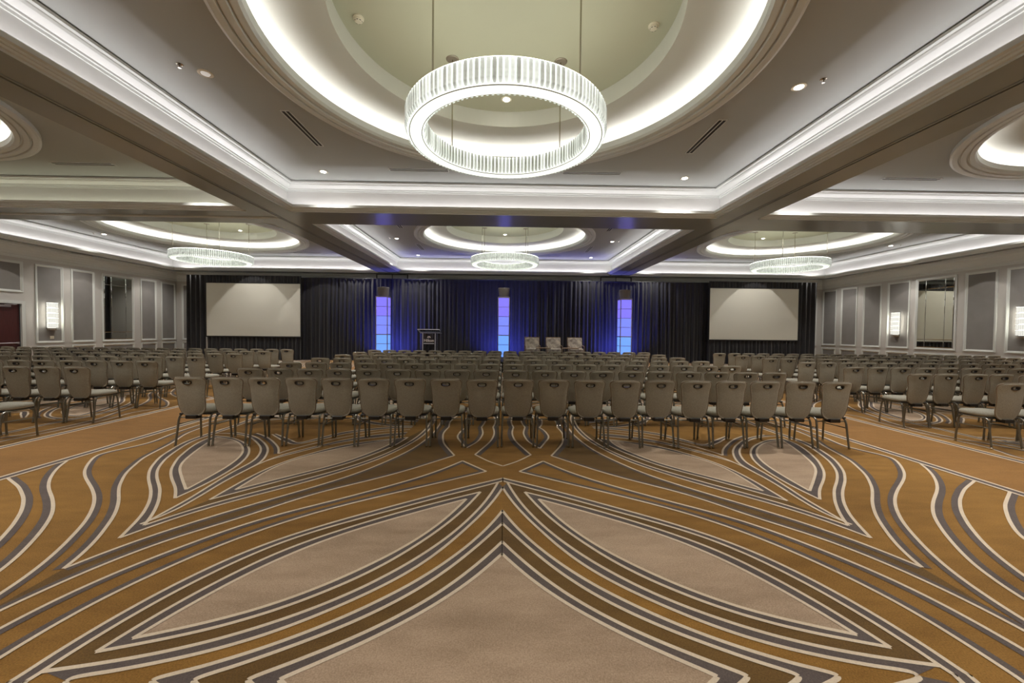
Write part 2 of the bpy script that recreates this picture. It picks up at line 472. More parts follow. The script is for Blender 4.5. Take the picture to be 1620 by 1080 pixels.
# carpet curves: left half of one repeat, metres on the floor
CARPET = {
    'V1': [(0.002,2.831),(-0.094,2.677),(-0.196,2.528),(-0.309,2.387),(-0.432,2.254),(-0.565,2.131),(-0.705,2.016),(-0.852,1.909),(-1.001,1.806),(-1.0059999999999998,1.8)],
    'V2': [(0.002,2.998),(-0.09,2.835),(-0.188,2.676),(-0.294,2.522),(-0.41,2.377),(-0.539,2.242),(-0.678,2.119),(-0.827,2.008),(-0.984,1.906),(-1.143,1.808),(-1.148,1.8)],
    'V3': [(0.003,3.288),(-0.077,3.134),(-0.159,2.981),(-0.245,2.831),(-0.336,2.684),(-0.436,2.542),(-0.545,2.409),(-0.666,2.286),(-0.797,2.174),(-0.936,2.072),(-1.082,1.979),(-1.232,1.892),(-1.385,1.81),(-1.39,1.8)],
    'V4': [(0.003,3.526),(-0.057,3.364),(-0.123,3.204),(-0.198,3.049),(-0.281,2.898),(-0.373,2.752),(-0.473,2.612),(-0.583,2.479),(-0.703,2.356),(-0.831,2.24),(-0.966,2.133),(-1.108,2.036),(-1.257,1.95),(-1.412,1.875),(-1.571,1.809),(-1.5759999999999998,1.8)],
    'V5': [(0.005,4.06),(-0.04,3.889),(-0.09,3.719),(-0.147,3.552),(-0.211,3.387),(-0.281,3.225),(-0.355,3.064),(-0.434,2.906),(-0.522,2.753),(-0.623,2.61),(-0.738,2.478),(-0.864,2.356),(-0.998,2.241),(-1.139,2.135),(-1.288,2.043),(-1.446,1.968),(-1.611,1.908),(-1.781,1.859),(-1.952,1.814),(-1.9569999999999999,1.8)],
    'V6': [(-0.051,4.173),(-0.088,4.0),(-0.13,3.829),(-0.178,3.66),(-0.235,3.493),(-0.299,3.329),(-0.371,3.168),(-0.452,3.012),(-0.543,2.861),(-0.643,2.716),(-0.753,2.579),(-0.872,2.45),(-1.002,2.332),(-1.142,2.226),(-1.29,2.132),(-1.445,2.05),(-1.607,1.983),(-1.774,1.93),(-1.945,1.888),(-2.118,1.853)],
    'A_lo': [(-0.22,3.931),(-0.272,3.764),(-0.328,3.597),(-0.39,3.434),(-0.461,3.274),(-0.54,3.118),(-0.627,2.966),(-0.721,2.818),(-0.824,2.678),(-0.939,2.548),(-1.066,2.428),(-1.201,2.318),(-1.346,2.221),(-1.499,2.139),(-1.659,2.072),(-1.825,2.016),(-1.993,1.965)],
    'A_up': [(-0.22,3.931),(-0.365,3.84),(-0.51,3.748),(-0.653,3.654),(-0.795,3.557),(-0.933,3.457),(-1.069,3.352),(-1.201,3.243),(-1.33,3.13),(-1.453,3.012),(-1.566,2.885),(-1.665,2.748),(-1.75,2.6),(-1.826,2.447),(-1.892,2.29),(-1.947,2.129),(-1.993,1.965)],
    'a_lo': [(-0.343,3.765),(-0.398,3.6),(-0.457,3.438),(-0.525,3.278),(-0.602,3.124),(-0.69,2.975),(-0.789,2.834),(-0.898,2.701),(-1.015,2.574),(-1.14,2.455),(-1.274,2.348),(-1.418,2.254),(-1.572,2.176),(-1.731,2.11),(-1.894,2.051)],
    'a_up': [(-0.343,3.765),(-0.495,3.663),(-0.646,3.56),(-0.796,3.454),(-0.944,3.347),(-1.09,3.236),(-1.229,3.12),(-1.36,2.993),(-1.479,2.856),(-1.586,2.709),(-1.679,2.553),(-1.76,2.39),(-1.831,2.222),(-1.894,2.051)],
    'K1': [(0.005,4.308),(-0.143,4.214),(-0.289,4.119),(-0.435,4.022),(-0.578,3.922),(-0.719,3.818),(-0.859,3.714),(-1.0,3.609),(-1.14,3.504),(-1.279,3.398),(-1.415,3.288),(-1.547,3.173),(-1.671,3.052),(-1.785,2.921),(-1.885,2.78),(-1.97,2.629),(-2.042,2.47),(-2.101,2.306),(-2.148,2.139),(-2.182,1.968),(-2.207,1.8),(-2.2119999999999997,1.8)],
    'K2': [(0.005,4.227),(-0.131,4.127),(-0.27,4.03),(-0.41,3.935),(-0.549,3.84),(-0.687,3.742),(-0.824,3.642),(-0.961,3.542),(-1.098,3.443),(-1.235,3.343),(-1.369,3.241),(-1.498,3.132),(-1.618,3.014),(-1.724,2.885),(-1.816,2.745),(-1.896,2.597),(-1.966,2.444),(-2.025,2.286),(-2.072,2.125),(-2.108,1.961),(-2.138,1.8),(-2.143,1.8)],
    'M1': [(-0.496,4.879),(-0.589,4.737),(-0.686,4.598),(-0.79,4.465),(-0.902,4.337),(-1.021,4.216),(-1.144,4.1),(-1.271,3.987),(-1.4,3.876),(-1.53,3.766),(-1.661,3.659),(-1.794,3.553),(-1.923,3.443),(-2.044,3.326),(-2.154,3.198),(-2.253,3.061),(-2.345,2.918),(-2.43,2.772),(-2.507,2.621),(-2.57,2.465),(-2.617,2.304),(-2.647,2.138),(-2.664,1.969),(-2.672,1.8)],
    'M2': [(-0.188,4.512),(-0.323,4.412),(-0.459,4.314),(-0.596,4.217),(-0.734,4.122),(-0.873,4.028),(-1.012,3.933),(-1.15,3.837),(-1.286,3.739),(-1.42,3.639),(-1.551,3.534),(-1.676,3.423),(-1.794,3.305),(-1.904,3.179),(-2.006,3.046),(-2.098,2.907),(-2.18,2.761),(-2.252,2.61),(-2.314,2.455),(-2.363,2.296),(-2.395,2.133),(-2.412,1.967),(-2.42,1.8)],
    'M3': [(-0.496,4.879),(-0.188,4.512)],
    'N1': [(-1.08,6.6),(-1.084,6.428),(-1.09,6.256),(-1.102,6.085),(-1.121,5.914),(-1.146,5.744),(-1.176,5.575),(-1.214,5.408),(-1.262,5.244),(-1.319,5.083),(-1.384,4.924),(-1.454,4.767),(-1.529,4.613),(-1.613,4.463),(-1.706,4.319),(-1.808,4.182),(-1.916,4.049),(-2.027,3.918),(-2.139,3.788),(-2.253,3.659),(-2.365,3.529),(-2.473,3.395),(-2.575,3.257),(-2.671,3.115),(-2.757,2.968),(-2.831,2.815),(-2.895,2.657)],
    'N3': [(-0.623,5.083),(-0.735,4.953),(-0.846,4.823),(-0.957,4.693),(-1.071,4.565),(-1.189,4.442),(-1.313,4.323),(-1.441,4.21),(-1.571,4.1),(-1.701,3.989),(-1.824,3.871),(-1.935,3.743),(-2.039,3.608),(-2.141,3.471),(-2.247,3.338),(-2.358,3.209),(-2.466,3.079),(-2.561,2.94),(-2.642,2.791),(-2.709,2.635),(-2.763,2.473),(-2.805,2.308),(-2.832,2.141),(-2.847,1.971),(-2.855,1.8)],
    'S1': [(-5.195,4.26),(-5.069,4.184),(-4.943,4.109),(-4.818,4.031),(-4.698,3.947),(-4.579,3.859),(-4.463,3.77),(-4.351,3.675),(-4.242,3.576),(-4.137,3.473),(-4.037,3.365),(-3.94,3.255),(-3.848,3.141),(-3.759,3.024),(-3.676,2.903),(-3.599,2.777),(-3.531,2.647),(-3.47,2.514),(-3.418,2.376),(-3.377,2.236),(-3.346,2.092),(-3.33,1.947),(-3.32,1.8)],
    'S2': [(-5.191,4.825),(-5.115,4.701),(-5.032,4.581),(-4.943,4.466),(-4.848,4.355),(-4.75,4.248),(-4.647,4.145),(-4.54,4.046),(-4.429,3.952),(-4.315,3.861),(-4.201,3.77),(-4.089,3.676),(-3.981,3.579),(-3.876,3.478),(-3.777,3.371),(-3.684,3.259),(-3.595,3.144),(-3.51,3.025),(-3.429,2.904),(-3.353,2.78),(-3.286,2.651),(-3.232,2.516),(-3.19,2.377),(-3.159,2.235),(-3.14,2.091),(-3.128,1.946),(-3.12,1.8)],
    'S3': [(-5.02,6.6),(-5.014,6.455),(-5.008,6.311),(-4.999,6.167),(-4.981,6.024),(-4.954,5.882),(-4.926,5.74),(-4.918,5.6),(-4.946,5.461),(-4.997,5.326),(-5.048,5.196),(-5.058,5.071),(-5.005,4.948),(-4.924,4.829),(-4.836,4.714),(-4.744,4.603),(-4.647,4.495),(-4.545,4.394),(-4.437,4.297),(-4.326,4.205),(-4.213,4.114),(-4.1,4.023),(-3.99,3.93),(-3.882,3.834),(-3.778,3.733),(-3.679,3.628),(-3.585,3.518),(-3.496,3.404),(-3.412,3.286),(-3.335,3.164),(-3.262,3.039),(-3.192,2.912),(-3.128,2.783),(-3.071,2.65),(-3.024,2.514),(-2.987,2.374),(-2.959,2.232),(-2.941,2.089),(-2.93,1.945),(-2.925,1.8)],
    'S4': [(-4.85,6.6),(-4.836,6.456),(-4.821,6.312),(-4.801,6.169),(-4.765,6.03),(-4.714,5.895),(-4.658,5.762),(-4.605,5.627),(-4.561,5.489),(-4.522,5.35),(-4.483,5.21),(-4.444,5.071),(-4.397,4.934),(-4.336,4.803),(-4.269,4.675),(-4.201,4.547),(-4.127,4.423),(-4.045,4.304),(-3.958,4.188),(-3.869,4.074),(-3.774,3.965),(-3.675,3.859),(-3.575,3.754),(-3.479,3.646),(-3.387,3.535),(-3.299,3.419),(-3.218,3.299),(-3.141,3.177),(-3.067,3.052),(-3.0,2.924),(-2.942,2.792),(-2.895,2.657)],
    'T1': [(-4.44,6.6),(-4.45,6.451),(-4.459,6.302),(-4.469,6.153),(-4.475,6.004),(-4.474,5.855),(-4.462,5.707),(-4.435,5.562),(-4.394,5.418),(-4.347,5.277),(-4.298,5.136),(-4.242,4.998),(-4.174,4.866),(-4.099,4.737),(-4.021,4.611),(-3.935,4.489),(-3.842,4.373),(-3.745,4.26),(-3.643,4.151),(-3.539,4.043),(-3.438,3.934),(-3.342,3.82),(-3.251,3.702),(-3.167,3.579),(-3.089,3.452),(-3.021,3.32),(-2.96,3.184),(-2.901,3.047)],
    'T2': [(-4.36,6.6),(-4.366,6.453),(-4.372,6.307),(-4.378,6.16),(-4.383,6.014),(-4.386,5.867),(-4.381,5.722),(-4.357,5.579),(-4.315,5.439),(-4.266,5.301),(-4.215,5.164),(-4.16,5.028),(-4.099,4.895),(-4.029,4.766),(-3.954,4.64),(-3.872,4.519),(-3.782,4.404),(-3.686,4.293),(-3.586,4.186),(-3.484,4.081),(-3.385,3.973),(-3.291,3.86),(-3.2,3.745),(-3.115,3.626),(-3.035,3.504),(-2.961,3.377),(-2.894,3.247)],
    'P1': [(-2.901,3.047),(-2.832,3.199),(-2.754,3.347),(-2.663,3.488),(-2.561,3.623),(-2.451,3.751),(-2.335,3.875),(-2.219,3.998),(-2.105,4.124),(-1.996,4.253),(-1.891,4.387),(-1.791,4.523),(-1.694,4.662),(-1.606,4.806),(-1.529,4.955),(-1.463,5.11),(-1.405,5.27),(-1.353,5.431),(-1.308,5.594),(-1.268,5.759),(-1.237,5.925),(-1.214,6.093),(-1.201,6.261),(-1.194,6.43),(-1.19,6.6)],
    'P2': [(-2.894,3.247),(-2.813,3.393),(-2.725,3.535),(-2.628,3.671),(-2.523,3.8),(-2.412,3.925),(-2.298,4.048),(-2.185,4.172),(-2.075,4.298),(-1.967,4.426),(-1.863,4.557),(-1.765,4.692),(-1.676,4.833),(-1.596,4.979),(-1.525,5.13),(-1.463,5.286),(-1.411,5.444),(-1.366,5.605),(-1.33,5.768),(-1.301,5.933),(-1.28,6.099),(-1.266,6.265),(-1.257,6.433),(-1.25,6.6)],
    'B_up': [(-2.729,3.737),(-2.73,3.915),(-2.728,4.092),(-2.723,4.269),(-2.709,4.446),(-2.682,4.619),(-2.637,4.788),(-2.571,4.951),(-2.491,5.108),(-2.401,5.26),(-2.302,5.405),(-2.187,5.532),(-2.053,5.638),(-1.902,5.726),(-1.743,5.803),(-1.582,5.877),(-1.42,5.95)],
    'B_lo': [(-2.729,3.737),(-2.616,3.872),(-2.504,4.007),(-2.392,4.142),(-2.277,4.275),(-2.16,4.405),(-2.043,4.535),(-1.931,4.668),(-1.833,4.811),(-1.747,4.962),(-1.668,5.118),(-1.595,5.277),(-1.533,5.439),(-1.485,5.606),(-1.45,5.777),(-1.42,5.95)],
    'b_up': [(-2.649,3.972),(-2.652,4.152),(-2.653,4.332),(-2.646,4.51),(-2.621,4.684),(-2.568,4.85),(-2.488,5.006),(-2.388,5.153),(-2.276,5.293),(-2.154,5.423),(-2.02,5.54),(-1.877,5.647),(-1.729,5.749),(-1.58,5.85)],
    'b_lo': [(-2.649,3.972),(-2.536,4.103),(-2.423,4.233),(-2.308,4.362),(-2.191,4.49),(-2.077,4.619),(-1.971,4.754),(-1.877,4.897),(-1.796,5.048),(-1.723,5.204),(-1.657,5.363),(-1.605,5.523),(-1.58,5.686),(-1.58,5.85)],
    'p_l': [(-3.131,3.974),(-3.239,4.091),(-3.348,4.208),(-3.455,4.326),(-3.562,4.445),(-3.664,4.567),(-3.755,4.698),(-3.831,4.837),(-3.895,4.982),(-3.954,5.131),(-4.009,5.28),(-4.062,5.431),(-4.111,5.583),(-4.155,5.736),(-4.197,5.89)],
    'p_r': [(-3.131,3.974),(-3.139,4.123),(-3.149,4.271),(-3.162,4.419),(-3.179,4.567),(-3.203,4.713),(-3.236,4.858),(-3.28,4.999),(-3.337,5.135),(-3.409,5.265),(-3.492,5.388),(-3.586,5.503),(-3.688,5.61),(-3.799,5.708),(-3.921,5.79),(-4.055,5.848),(-4.197,5.89)],
    'q_l': [(-3.071,3.768),(-3.164,3.889),(-3.261,4.006),(-3.365,4.117),(-3.471,4.226),(-3.574,4.338),(-3.672,4.454),(-3.763,4.576),(-3.845,4.704),(-3.924,4.834),(-3.998,4.967),(-4.061,5.105),(-4.121,5.246),(-4.177,5.387),(-4.225,5.531),(-4.26,5.679),(-4.276,5.828),(-4.276,5.98)],
    'q_r': [(-3.071,3.768),(-3.056,3.921),(-3.047,4.075),(-3.047,4.229),(-3.056,4.383),(-3.072,4.537),(-3.097,4.689),(-3.134,4.838),(-3.183,4.984),(-3.247,5.124),(-3.323,5.258),(-3.41,5.385),(-3.507,5.505),(-3.615,5.615),(-3.733,5.714),(-3.855,5.808),(-3.984,5.889),(-4.126,5.943),(-4.276,5.98)],
    'R1': [(-2.921,3.294),(-2.927,3.443),(-2.93,3.592),(-2.935,3.74),(-2.949,3.888),(-2.966,4.036),(-2.981,4.184),(-2.995,4.333),(-3.004,4.481),(-3.005,4.63),(-3.009,4.777),(-3.035,4.921),(-3.082,5.061),(-3.142,5.197),(-3.214,5.327),(-3.298,5.449),(-3.392,5.564),(-3.49,5.676),(-3.593,5.784),(-3.702,5.884),(-3.82,5.973),(-3.948,6.044),(-4.087,6.094),(-4.23,6.12),(-4.378,6.124)],
    'R2': [(-2.941,3.265),(-2.893,3.407),(-2.871,3.554),(-2.872,3.704),(-2.88,3.856),(-2.892,4.007),(-2.902,4.158),(-2.903,4.309),(-2.899,4.461),(-2.894,4.612),(-2.9,4.761),(-2.932,4.908),(-2.984,5.05),(-3.046,5.187),(-3.119,5.32),(-3.203,5.445),(-3.296,5.564),(-3.396,5.678),(-3.5,5.788),(-3.61,5.892),(-3.729,5.985),(-3.856,6.066),(-3.991,6.132),(-4.13,6.194)],
    'R3': [(-2.875,5.132),(-2.847,5.235),(-2.665,5.565),(-2.342,5.973),(-1.9,6.28),(-1.5,6.42)],
    'R5': [(-2.883,4.721),(-2.819,5.03),(-2.591,5.41),(-2.279,5.812),(-1.9,6.1),(-1.5,6.25)],
    'R6': [(-2.896,4.59),(-2.856,4.861),(-2.719,5.098),(-2.469,5.463),(-2.239,5.709),(-1.9,5.92),(-1.5,6.08)],
    'R7': [(-3.467,6.109),(-3.095,5.809),(-2.87,5.643),(-2.681,5.936),(-2.454,6.262),(-1.9,6.56),(-1.5,6.6)],
    'R8': [(-3.497,6.077),(-3.095,5.695),(-2.881,5.561),(-2.633,5.829),(-2.408,6.143),(-1.9,6.44),(-1.5,6.54)],
    'R4': [(-2.88,5.141),(-2.95,5.273),(-3.029,5.4),(-3.118,5.519),(-3.214,5.634),(-3.312,5.746),(-3.415,5.854),(-3.524,5.957),(-3.64,6.049),(-3.762,6.136)],
    'O1a': [(-0.621,5.088),(-0.681,5.233),(-0.74,5.378),(-0.798,5.523),(-0.847,5.671),(-0.879,5.824),(-0.905,5.978),(-0.924,6.133),(-0.927,6.288),(-0.915,6.444),(-0.9,6.6)],
    'O1b': [(-0.361,5.125),(-0.314,5.285),(-0.266,5.446),(-0.22,5.607),(-0.182,5.769),(-0.158,5.934),(-0.144,6.101),(-0.142,6.267),(-0.153,6.434),(-0.17,6.6)],
    'O2a': [(-0.504,5.412),(-0.549,5.542),(-0.593,5.672),(-0.638,5.802),(-0.676,5.932),(-0.692,6.065),(-0.685,6.201),(-0.67,6.337),(-0.643,6.471),(-0.6,6.6)],
    'O2b': [(-0.504,5.412),(-0.448,5.536),(-0.395,5.661),(-0.358,5.79),(-0.337,5.924),(-0.324,6.059),(-0.318,6.195),(-0.327,6.33),(-0.343,6.465),(-0.36,6.6)],
    'O3': [(-0.361,5.125),(-0.18,4.87),(0.0,4.69)],
    'S0': [(-5.288,4.015),(-5.161,3.928),(-5.035,3.842),(-4.908,3.755),(-4.783,3.667),(-4.662,3.572),(-4.546,3.473),(-4.431,3.37),(-4.321,3.264),(-4.215,3.153),(-4.123,3.033),(-4.056,2.898),(-3.993,2.759),(-3.913,2.629),(-3.825,2.503),(-3.743,2.374),(-3.67,2.24),(-3.612,2.099),(-3.575,1.951),(-3.55,1.8)],
}
# ------------------------------------------------------------------ floor and carpet
floor = tag(MB().quad((-XW, YF, 0), (XW, YF, 0), (XW, YB, 0), (-XW, YB, 0)).build('floor', M['gold']), kind='structure')

def build_carpet():
    H = {'brown': .0004, 'taupe': .0012, 'grey': .0020, 'white': .0030, 'aisle': .0010}
    idx = {'brown': 0, 'taupe': 1, 'grey': 2, 'white': 3, 'aisle': 4}
    base = []                    # (kind, list of 2D strips) in the left half of one repeat
    def V(k):
        return [Vector((x, y, 0)) for x, y in CARPET[k]]
    curves = {k: catmull(V(k), 6) for k in CARPET}
    def ribbon(kind, pts, w0, off=0.0):
        n = len(pts)
        A, B = [], []
        for i in range(n):
            t = pts[min(i + 1, n - 1)] - pts[max(i - 1, 0)]
            if t.length < 1e-6:
                t = Vector((1, 0, 0))
            t.normalize()
            q = Vector((-t.y, t.x, 0))
            A.append(pts[i] + q * (off - w0 / 2))
            B.append(pts[i] + q * (off + w0 / 2))
        base.append((kind, A, B))
    def between(kind, a, b, n=60):
        base.append((kind, resample(curves[a], n), resample(curves[b], n)))
    WL = .025
    # fields
    between('brown', 'V2', 'V3'); between('brown', 'V6', 'A_lo'); between('brown', 'K2', 'A_up'); between('brown', 'N1', 'N3')
    between('brown', 'B_lo', 'P2')
    between('taupe', 'a_lo', 'a_up'); between('taupe', 'b_lo', 'b_up'); between('taupe', 'p_l', 'p_r')
    ax = [Vector((0, p.y, 0)) for p in curves['V1']]
    base.append(('taupe', curves['V1'], ax))
    # grey bands
    for a, b in (('V1', 'V2'), ('V3', 'V4'), ('V5', 'V6'), ('K1', 'K2'), ('P1', 'P2'), ('T1', 'T2'), ('R1', 'R2'), ('R5', 'R6'), ('R7', 'R8')):
        between('grey', a, b, 70)
    for a, b in (('a_lo', 'A_lo'), ('a_up', 'A_up'), ('b_lo', 'B_lo'), ('b_up', 'B_up'), ('p_l', 'q_l'), ('p_r', 'q_r')):
        between('grey', a, b, 50)
    ribbon('grey', curves['M1'], .055, .030); ribbon('grey', curves['M2'], .055, -.030); ribbon('grey', curves['M3'], .05, -.030)
    ribbon('grey', curves['N1'], .050, .028); ribbon('grey', curves['N3'], .050, -.028)
    ribbon('grey', curves['S0'], .046, -.034)
    ribbon('grey', curves['S1'], .046, .034); ribbon('grey', curves['S2'], .050, -.036)
    ribbon('grey', curves['S3'], .042, .032); ribbon('grey', curves['S4'], .046, -.034)
    ribbon('grey', curves['O1a'], .07, .04); ribbon('grey', curves['O1b'], .07, -.04); ribbon('grey', curves['R4'], .05, .03)
    ribbon('grey', curves['O2a'], .06, -.035); ribbon('grey', curves['O2b'], .06, .035)
    for k, pts in curves.items():
        ribbon('white', pts, WL if not k.startswith(('S', 'T', 'p_', 'q_')) else .026)
    m = MB()
    def emit(zi, kind, A, B, fx, fy):
        h = H[kind] + zi * 1.2e-5
        pa = [(fx(p.x), fy(p.y), h) for p in A]
        pb = [(fx(p.x), fy(p.y), h) for p in B]
        lo = min(p[1] for p in pa + pb); hi = max(p[1] for p in pa + pb)
        if lo < YF + .05 or hi > YB - .05 or min(abs(p[0]) for p in pa + pb) > XW - .1 or max(abs(p[0]) for p in pa + pb) > XW - .05:
            return
        n = len(pa)
        fs = []
        for i in range(n - 1):
            a, b, c, d = pa[i], pa[i + 1], pb[i + 1], pb[i]
            area = (b[0] - a[0]) * (d[1] - a[1]) - (b[1] - a[1]) * (d[0] - a[0])
            fs.append((i, i + 1, n + i + 1, n + i) if area > 0 else (n + i, n + i + 1, i + 1, i))
        m.cur = idx[kind]
        m.add(pa + pb, fs)
    YM0, YM1 = 1.80, 6.60
    per = YM1 - YM0
    AX = 5.93                                     # middle of each long aisle
    fys = [lambda y: y]
    for k in range(1, 4):
        if k % 2:
            fys.append(lambda y, k=k: YM0 + (k + 1) * per - (y - YM0))
        else:
            fys.append(lambda y, k=k: y + k * per)
    fys.append(lambda y: 2 * YM0 - y)
    fys.append(lambda y: y - 2 * per)
    for sgn in (1, -1):
        fxs = [lambda x: x * sgn, lambda x: sgn * (-2 * AX - x), lambda x: sgn * (-2 * AX + x)]
        for fi, fy in enumerate(fys):
            for fx in fxs:
                for zi, (kind, A, B) in enumerate(base):
                    emit(zi + fi * .15, kind, A, B, fx, fy)
        # aisle runner with its two ruled borders
        for x0, x1, kind in ((5.235, 6.60, 'aisle'), (5.205, 5.31, 'grey'), (6.545, 6.65, 'grey'), (5.19, 5.222, 'white'), (5.295, 5.327, 'white'), (6.53, 6.562, 'white'), (6.635, 6.665, 'white')):
            m.cur = idx[kind]
            z = {'aisle': .0046, 'grey': .0050, 'white': .0055}[kind]
            a, b = sorted((x0 * sgn, x1 * sgn))
            m.quad((a, YF + .1, z), (b, YF + .1, z), (b, YB - .1, z), (a, YB - .1, z))
    o = m.build('carpet_pattern', [M['brown'], M['taupe'], M['grey'], M['white'], M['aisle']], floor)
    tag(o, kind='stuff')
build_carpet()

# ------------------------------------------------------------------ walls
PANEL_Z0, PANEL_Z1 = .95, 3.98
def panel_on(wall, side, a0, a1, z0, z1, fabric=True):
    """picture-frame moulding with a fabric inset; side = 'left', 'right' or 'back', a runs along the wall"""
    def pt(a, d, z):
        if side == 'left': return (-XW + d, a, z)
        if side == 'right': return (XW - d, a, z)
        if side == 'back': return (a, YB - d, z)
        return (a, YF + d, z)
    prof = [(.0, .0), (.0, .03), (.02, .036), (.045, .03), (.05, .018), (.075, .014), (.085, .004), (.085, .0)]
    m = MB()
    n = len(prof)
    vs = []
    for sa, sz in ((0, 0), (1, 0), (1, 1), (0, 1)):
        for d, h in prof:
            vs.append(pt((a0 + d) if not sa else (a1 - d), h, (z0 + d) if not sz else (z1 - d)))
    fs = []
    for k in range(4):
        l = (k + 1) % 4
        for i in range(n - 1):
            fs.append((k * n + i, l * n + i, l * n + i + 1, k * n + i + 1))
    m.add(vs, fs).build('panel_moulding', M['trim'], wall)
    if fabric:
        i = .083
        f = MB()
        f.quad(pt(a0 + i, .004, z0 + i), pt(a1 - i, .004, z0 + i), pt(a1 - i, .004, z1 - i), pt(a0 + i, .004, z1 - i))
        f.build('panel_fabric', M['fabric_wall'], wall)

DOOR = (13.18, 15.12, 2.42)
m = MB()
m.quad((-XW, YF, 0), (-XW, YF, ZS), (-XW, DOOR[0], ZS), (-XW, DOOR[0], 0))
m.quad((-XW, DOOR[1], 0), (-XW, DOOR[1], ZS), (-XW, YB, ZS), (-XW, YB, 0))
m.quad((-XW, DOOR[0], DOOR[2]), (-XW, DOOR[0], ZS), (-XW, DOOR[1], ZS), (-XW, DOOR[1], DOOR[2]))
wall_left = tag(m.build('wall_left', M['wallpaint']), kind='structure')
wall_right = tag(MB().quad((XW, YF, 0), (XW, YB, 0), (XW, YB, ZS), (XW, YF, ZS)).build('wall_right', M['wallpaint']), kind='structure')
wall_back = tag(MB().quad((-XW, YB, 0), (-XW, YB, ZS), (XW, YB, ZS), (XW, YB, 0)).build('wall_back', M['wallpaint']), kind='structure')
wall_front = tag(MB().quad((-XW, YF, 0), (XW, YF, 0), (XW, YF, ZS), (-XW, YF, ZS)).build('wall_front', M['wallpaint']), kind='structure')

left_panels = [(15.58, 16.55), (16.84, 17.79), (18.10, 19.63), (19.98, 20.88), (21.16, 22.06)]
right_panels = [(21.16, 22.08), (19.90, 20.87), (18.60, 19.57), (17.27, 18.30), (15.45, 17.03), (14.15, 15.17), (12.87, 13.89)]
for i, (a, b) in enumerate(left_panels):
    panel_on(wall_left, 'left', a, b, PANEL_Z0, PANEL_Z1, i != 2)
    panel_on(wall_left, 'left', a, b, .24, .84)
panel_on(wall_left, 'left', DOOR[0] - .02, DOOR[1] + .08, 2.84, PANEL_Z1)
for i, (a, b) in enumerate(right_panels):
    panel_on(wall_right, 'right', a, b, PANEL_Z0 + .05, PANEL_Z1 + .04, i != 4)
    panel_on(wall_right, 'right', a, b, .24, .84)
for k in range(14):                       # the same panelling goes on towards the camera
    a = 12.6 - k * 1.55
    if a - 1.2 < YF + .2: break
    panel_on(wall_left, 'left', a - 1.2, a, PANEL_Z0, PANEL_Z1)
    panel_on(wall_right, 'right', a - 1.35, a - .15, PANEL_Z0, PANEL_Z1)
for sg in (-1, 1):
    a, b = sorted((sg * 16.7, sg * 17.55))
    panel_on(wall_back, 'back', a, b, PANEL_Z0, PANEL_Z1)
    panel_on(wall_back, 'back', a, b, .24, .84)

# crown and base run round the whole room
cx_, cy_, hx_, hy_ = 0, (YB + YF) / 2, XW, (YB - YF) / 2
tag(MB().rect_sweep(cx_, cy_, hx_, hy_, [(0, 4.12), (-.03, 4.12), (-.035, 4.17), (-.06, 4.18), (-.06, 4.24), (-.09, 4.27), (-.12, 4.34), (-.18, 4.42), (-.26, 4.47), (-.27, 4.52), (-.31, 4.53), (-.32, 4.60)]).build('trim_1', M['trim']), kind='structure')
mb = MB()
for x0, x1, y0, y1 in ((-XW, -XW + .02, YF, DOOR[0] - .12), (-XW, -XW + .02, DOOR[1] + .12, YB), (XW - .02, XW, YF, YB), (-XW, XW, YB - .02, YB)):
    mb.box(x0, x1, y0, y1, .0, .18)
tag(mb.build('baseboard_room', M['trim']), kind='structure')

# double door in the left wall
door = tag(empty('door_1', (-XW, (DOOR[0] + DOOR[1]) / 2, 0)), kind='structure')
hw = (DOOR[1] - DOOR[0]) / 2
mb = MB()
for y0, y1, z0, z1 in ((-hw - .11, -hw, 0, DOOR[2] + .11), (hw, hw + .11, 0, DOOR[2] + .11), (-hw, hw, DOOR[2], DOOR[2] + .11)):
    mb.box(-.02, .05, y0, y1, z0, z1)
mb.build('door_frame', M['trim'], door)
for s in (-1, 1):
    y0, y1 = sorted((s * .006, s * (hw - .004)))
    leaf = MB().bevbox(-.09, -.045, y0, y1, .01, DOOR[2] - .006, .004).build('door_leaf', M['door'], door)
    pb = MB().tube([(-.0, y0 + .08, .98), (.0, y1 - .08, .98)], .022, 8)
    pb.box(-.05, .01, y0 + .05, y0 + .11, .94, 1.02).box(-.05, .01, y1 - .11, y1 - .05, .94, 1.02)
    pb.build('push_bar', M['alu'], leaf)
    cl = MB().box(-.05, .02, s * .5 - .17, s * .5 + .17, DOOR[2] - .13, DOOR[2] - .06)
    cl.tube([(0, s * .5, DOOR[2] - .05), (.16, s * .62, DOOR[2] - .04), (0.02, s * .85, DOOR[2] - .02)], .012, 6)
    cl.build('door_closer', M['alu'], leaf)
MB().box(-.16, -.14, -hw, hw, 0, DOOR[2]).build('door_backing', M['dark'], door)

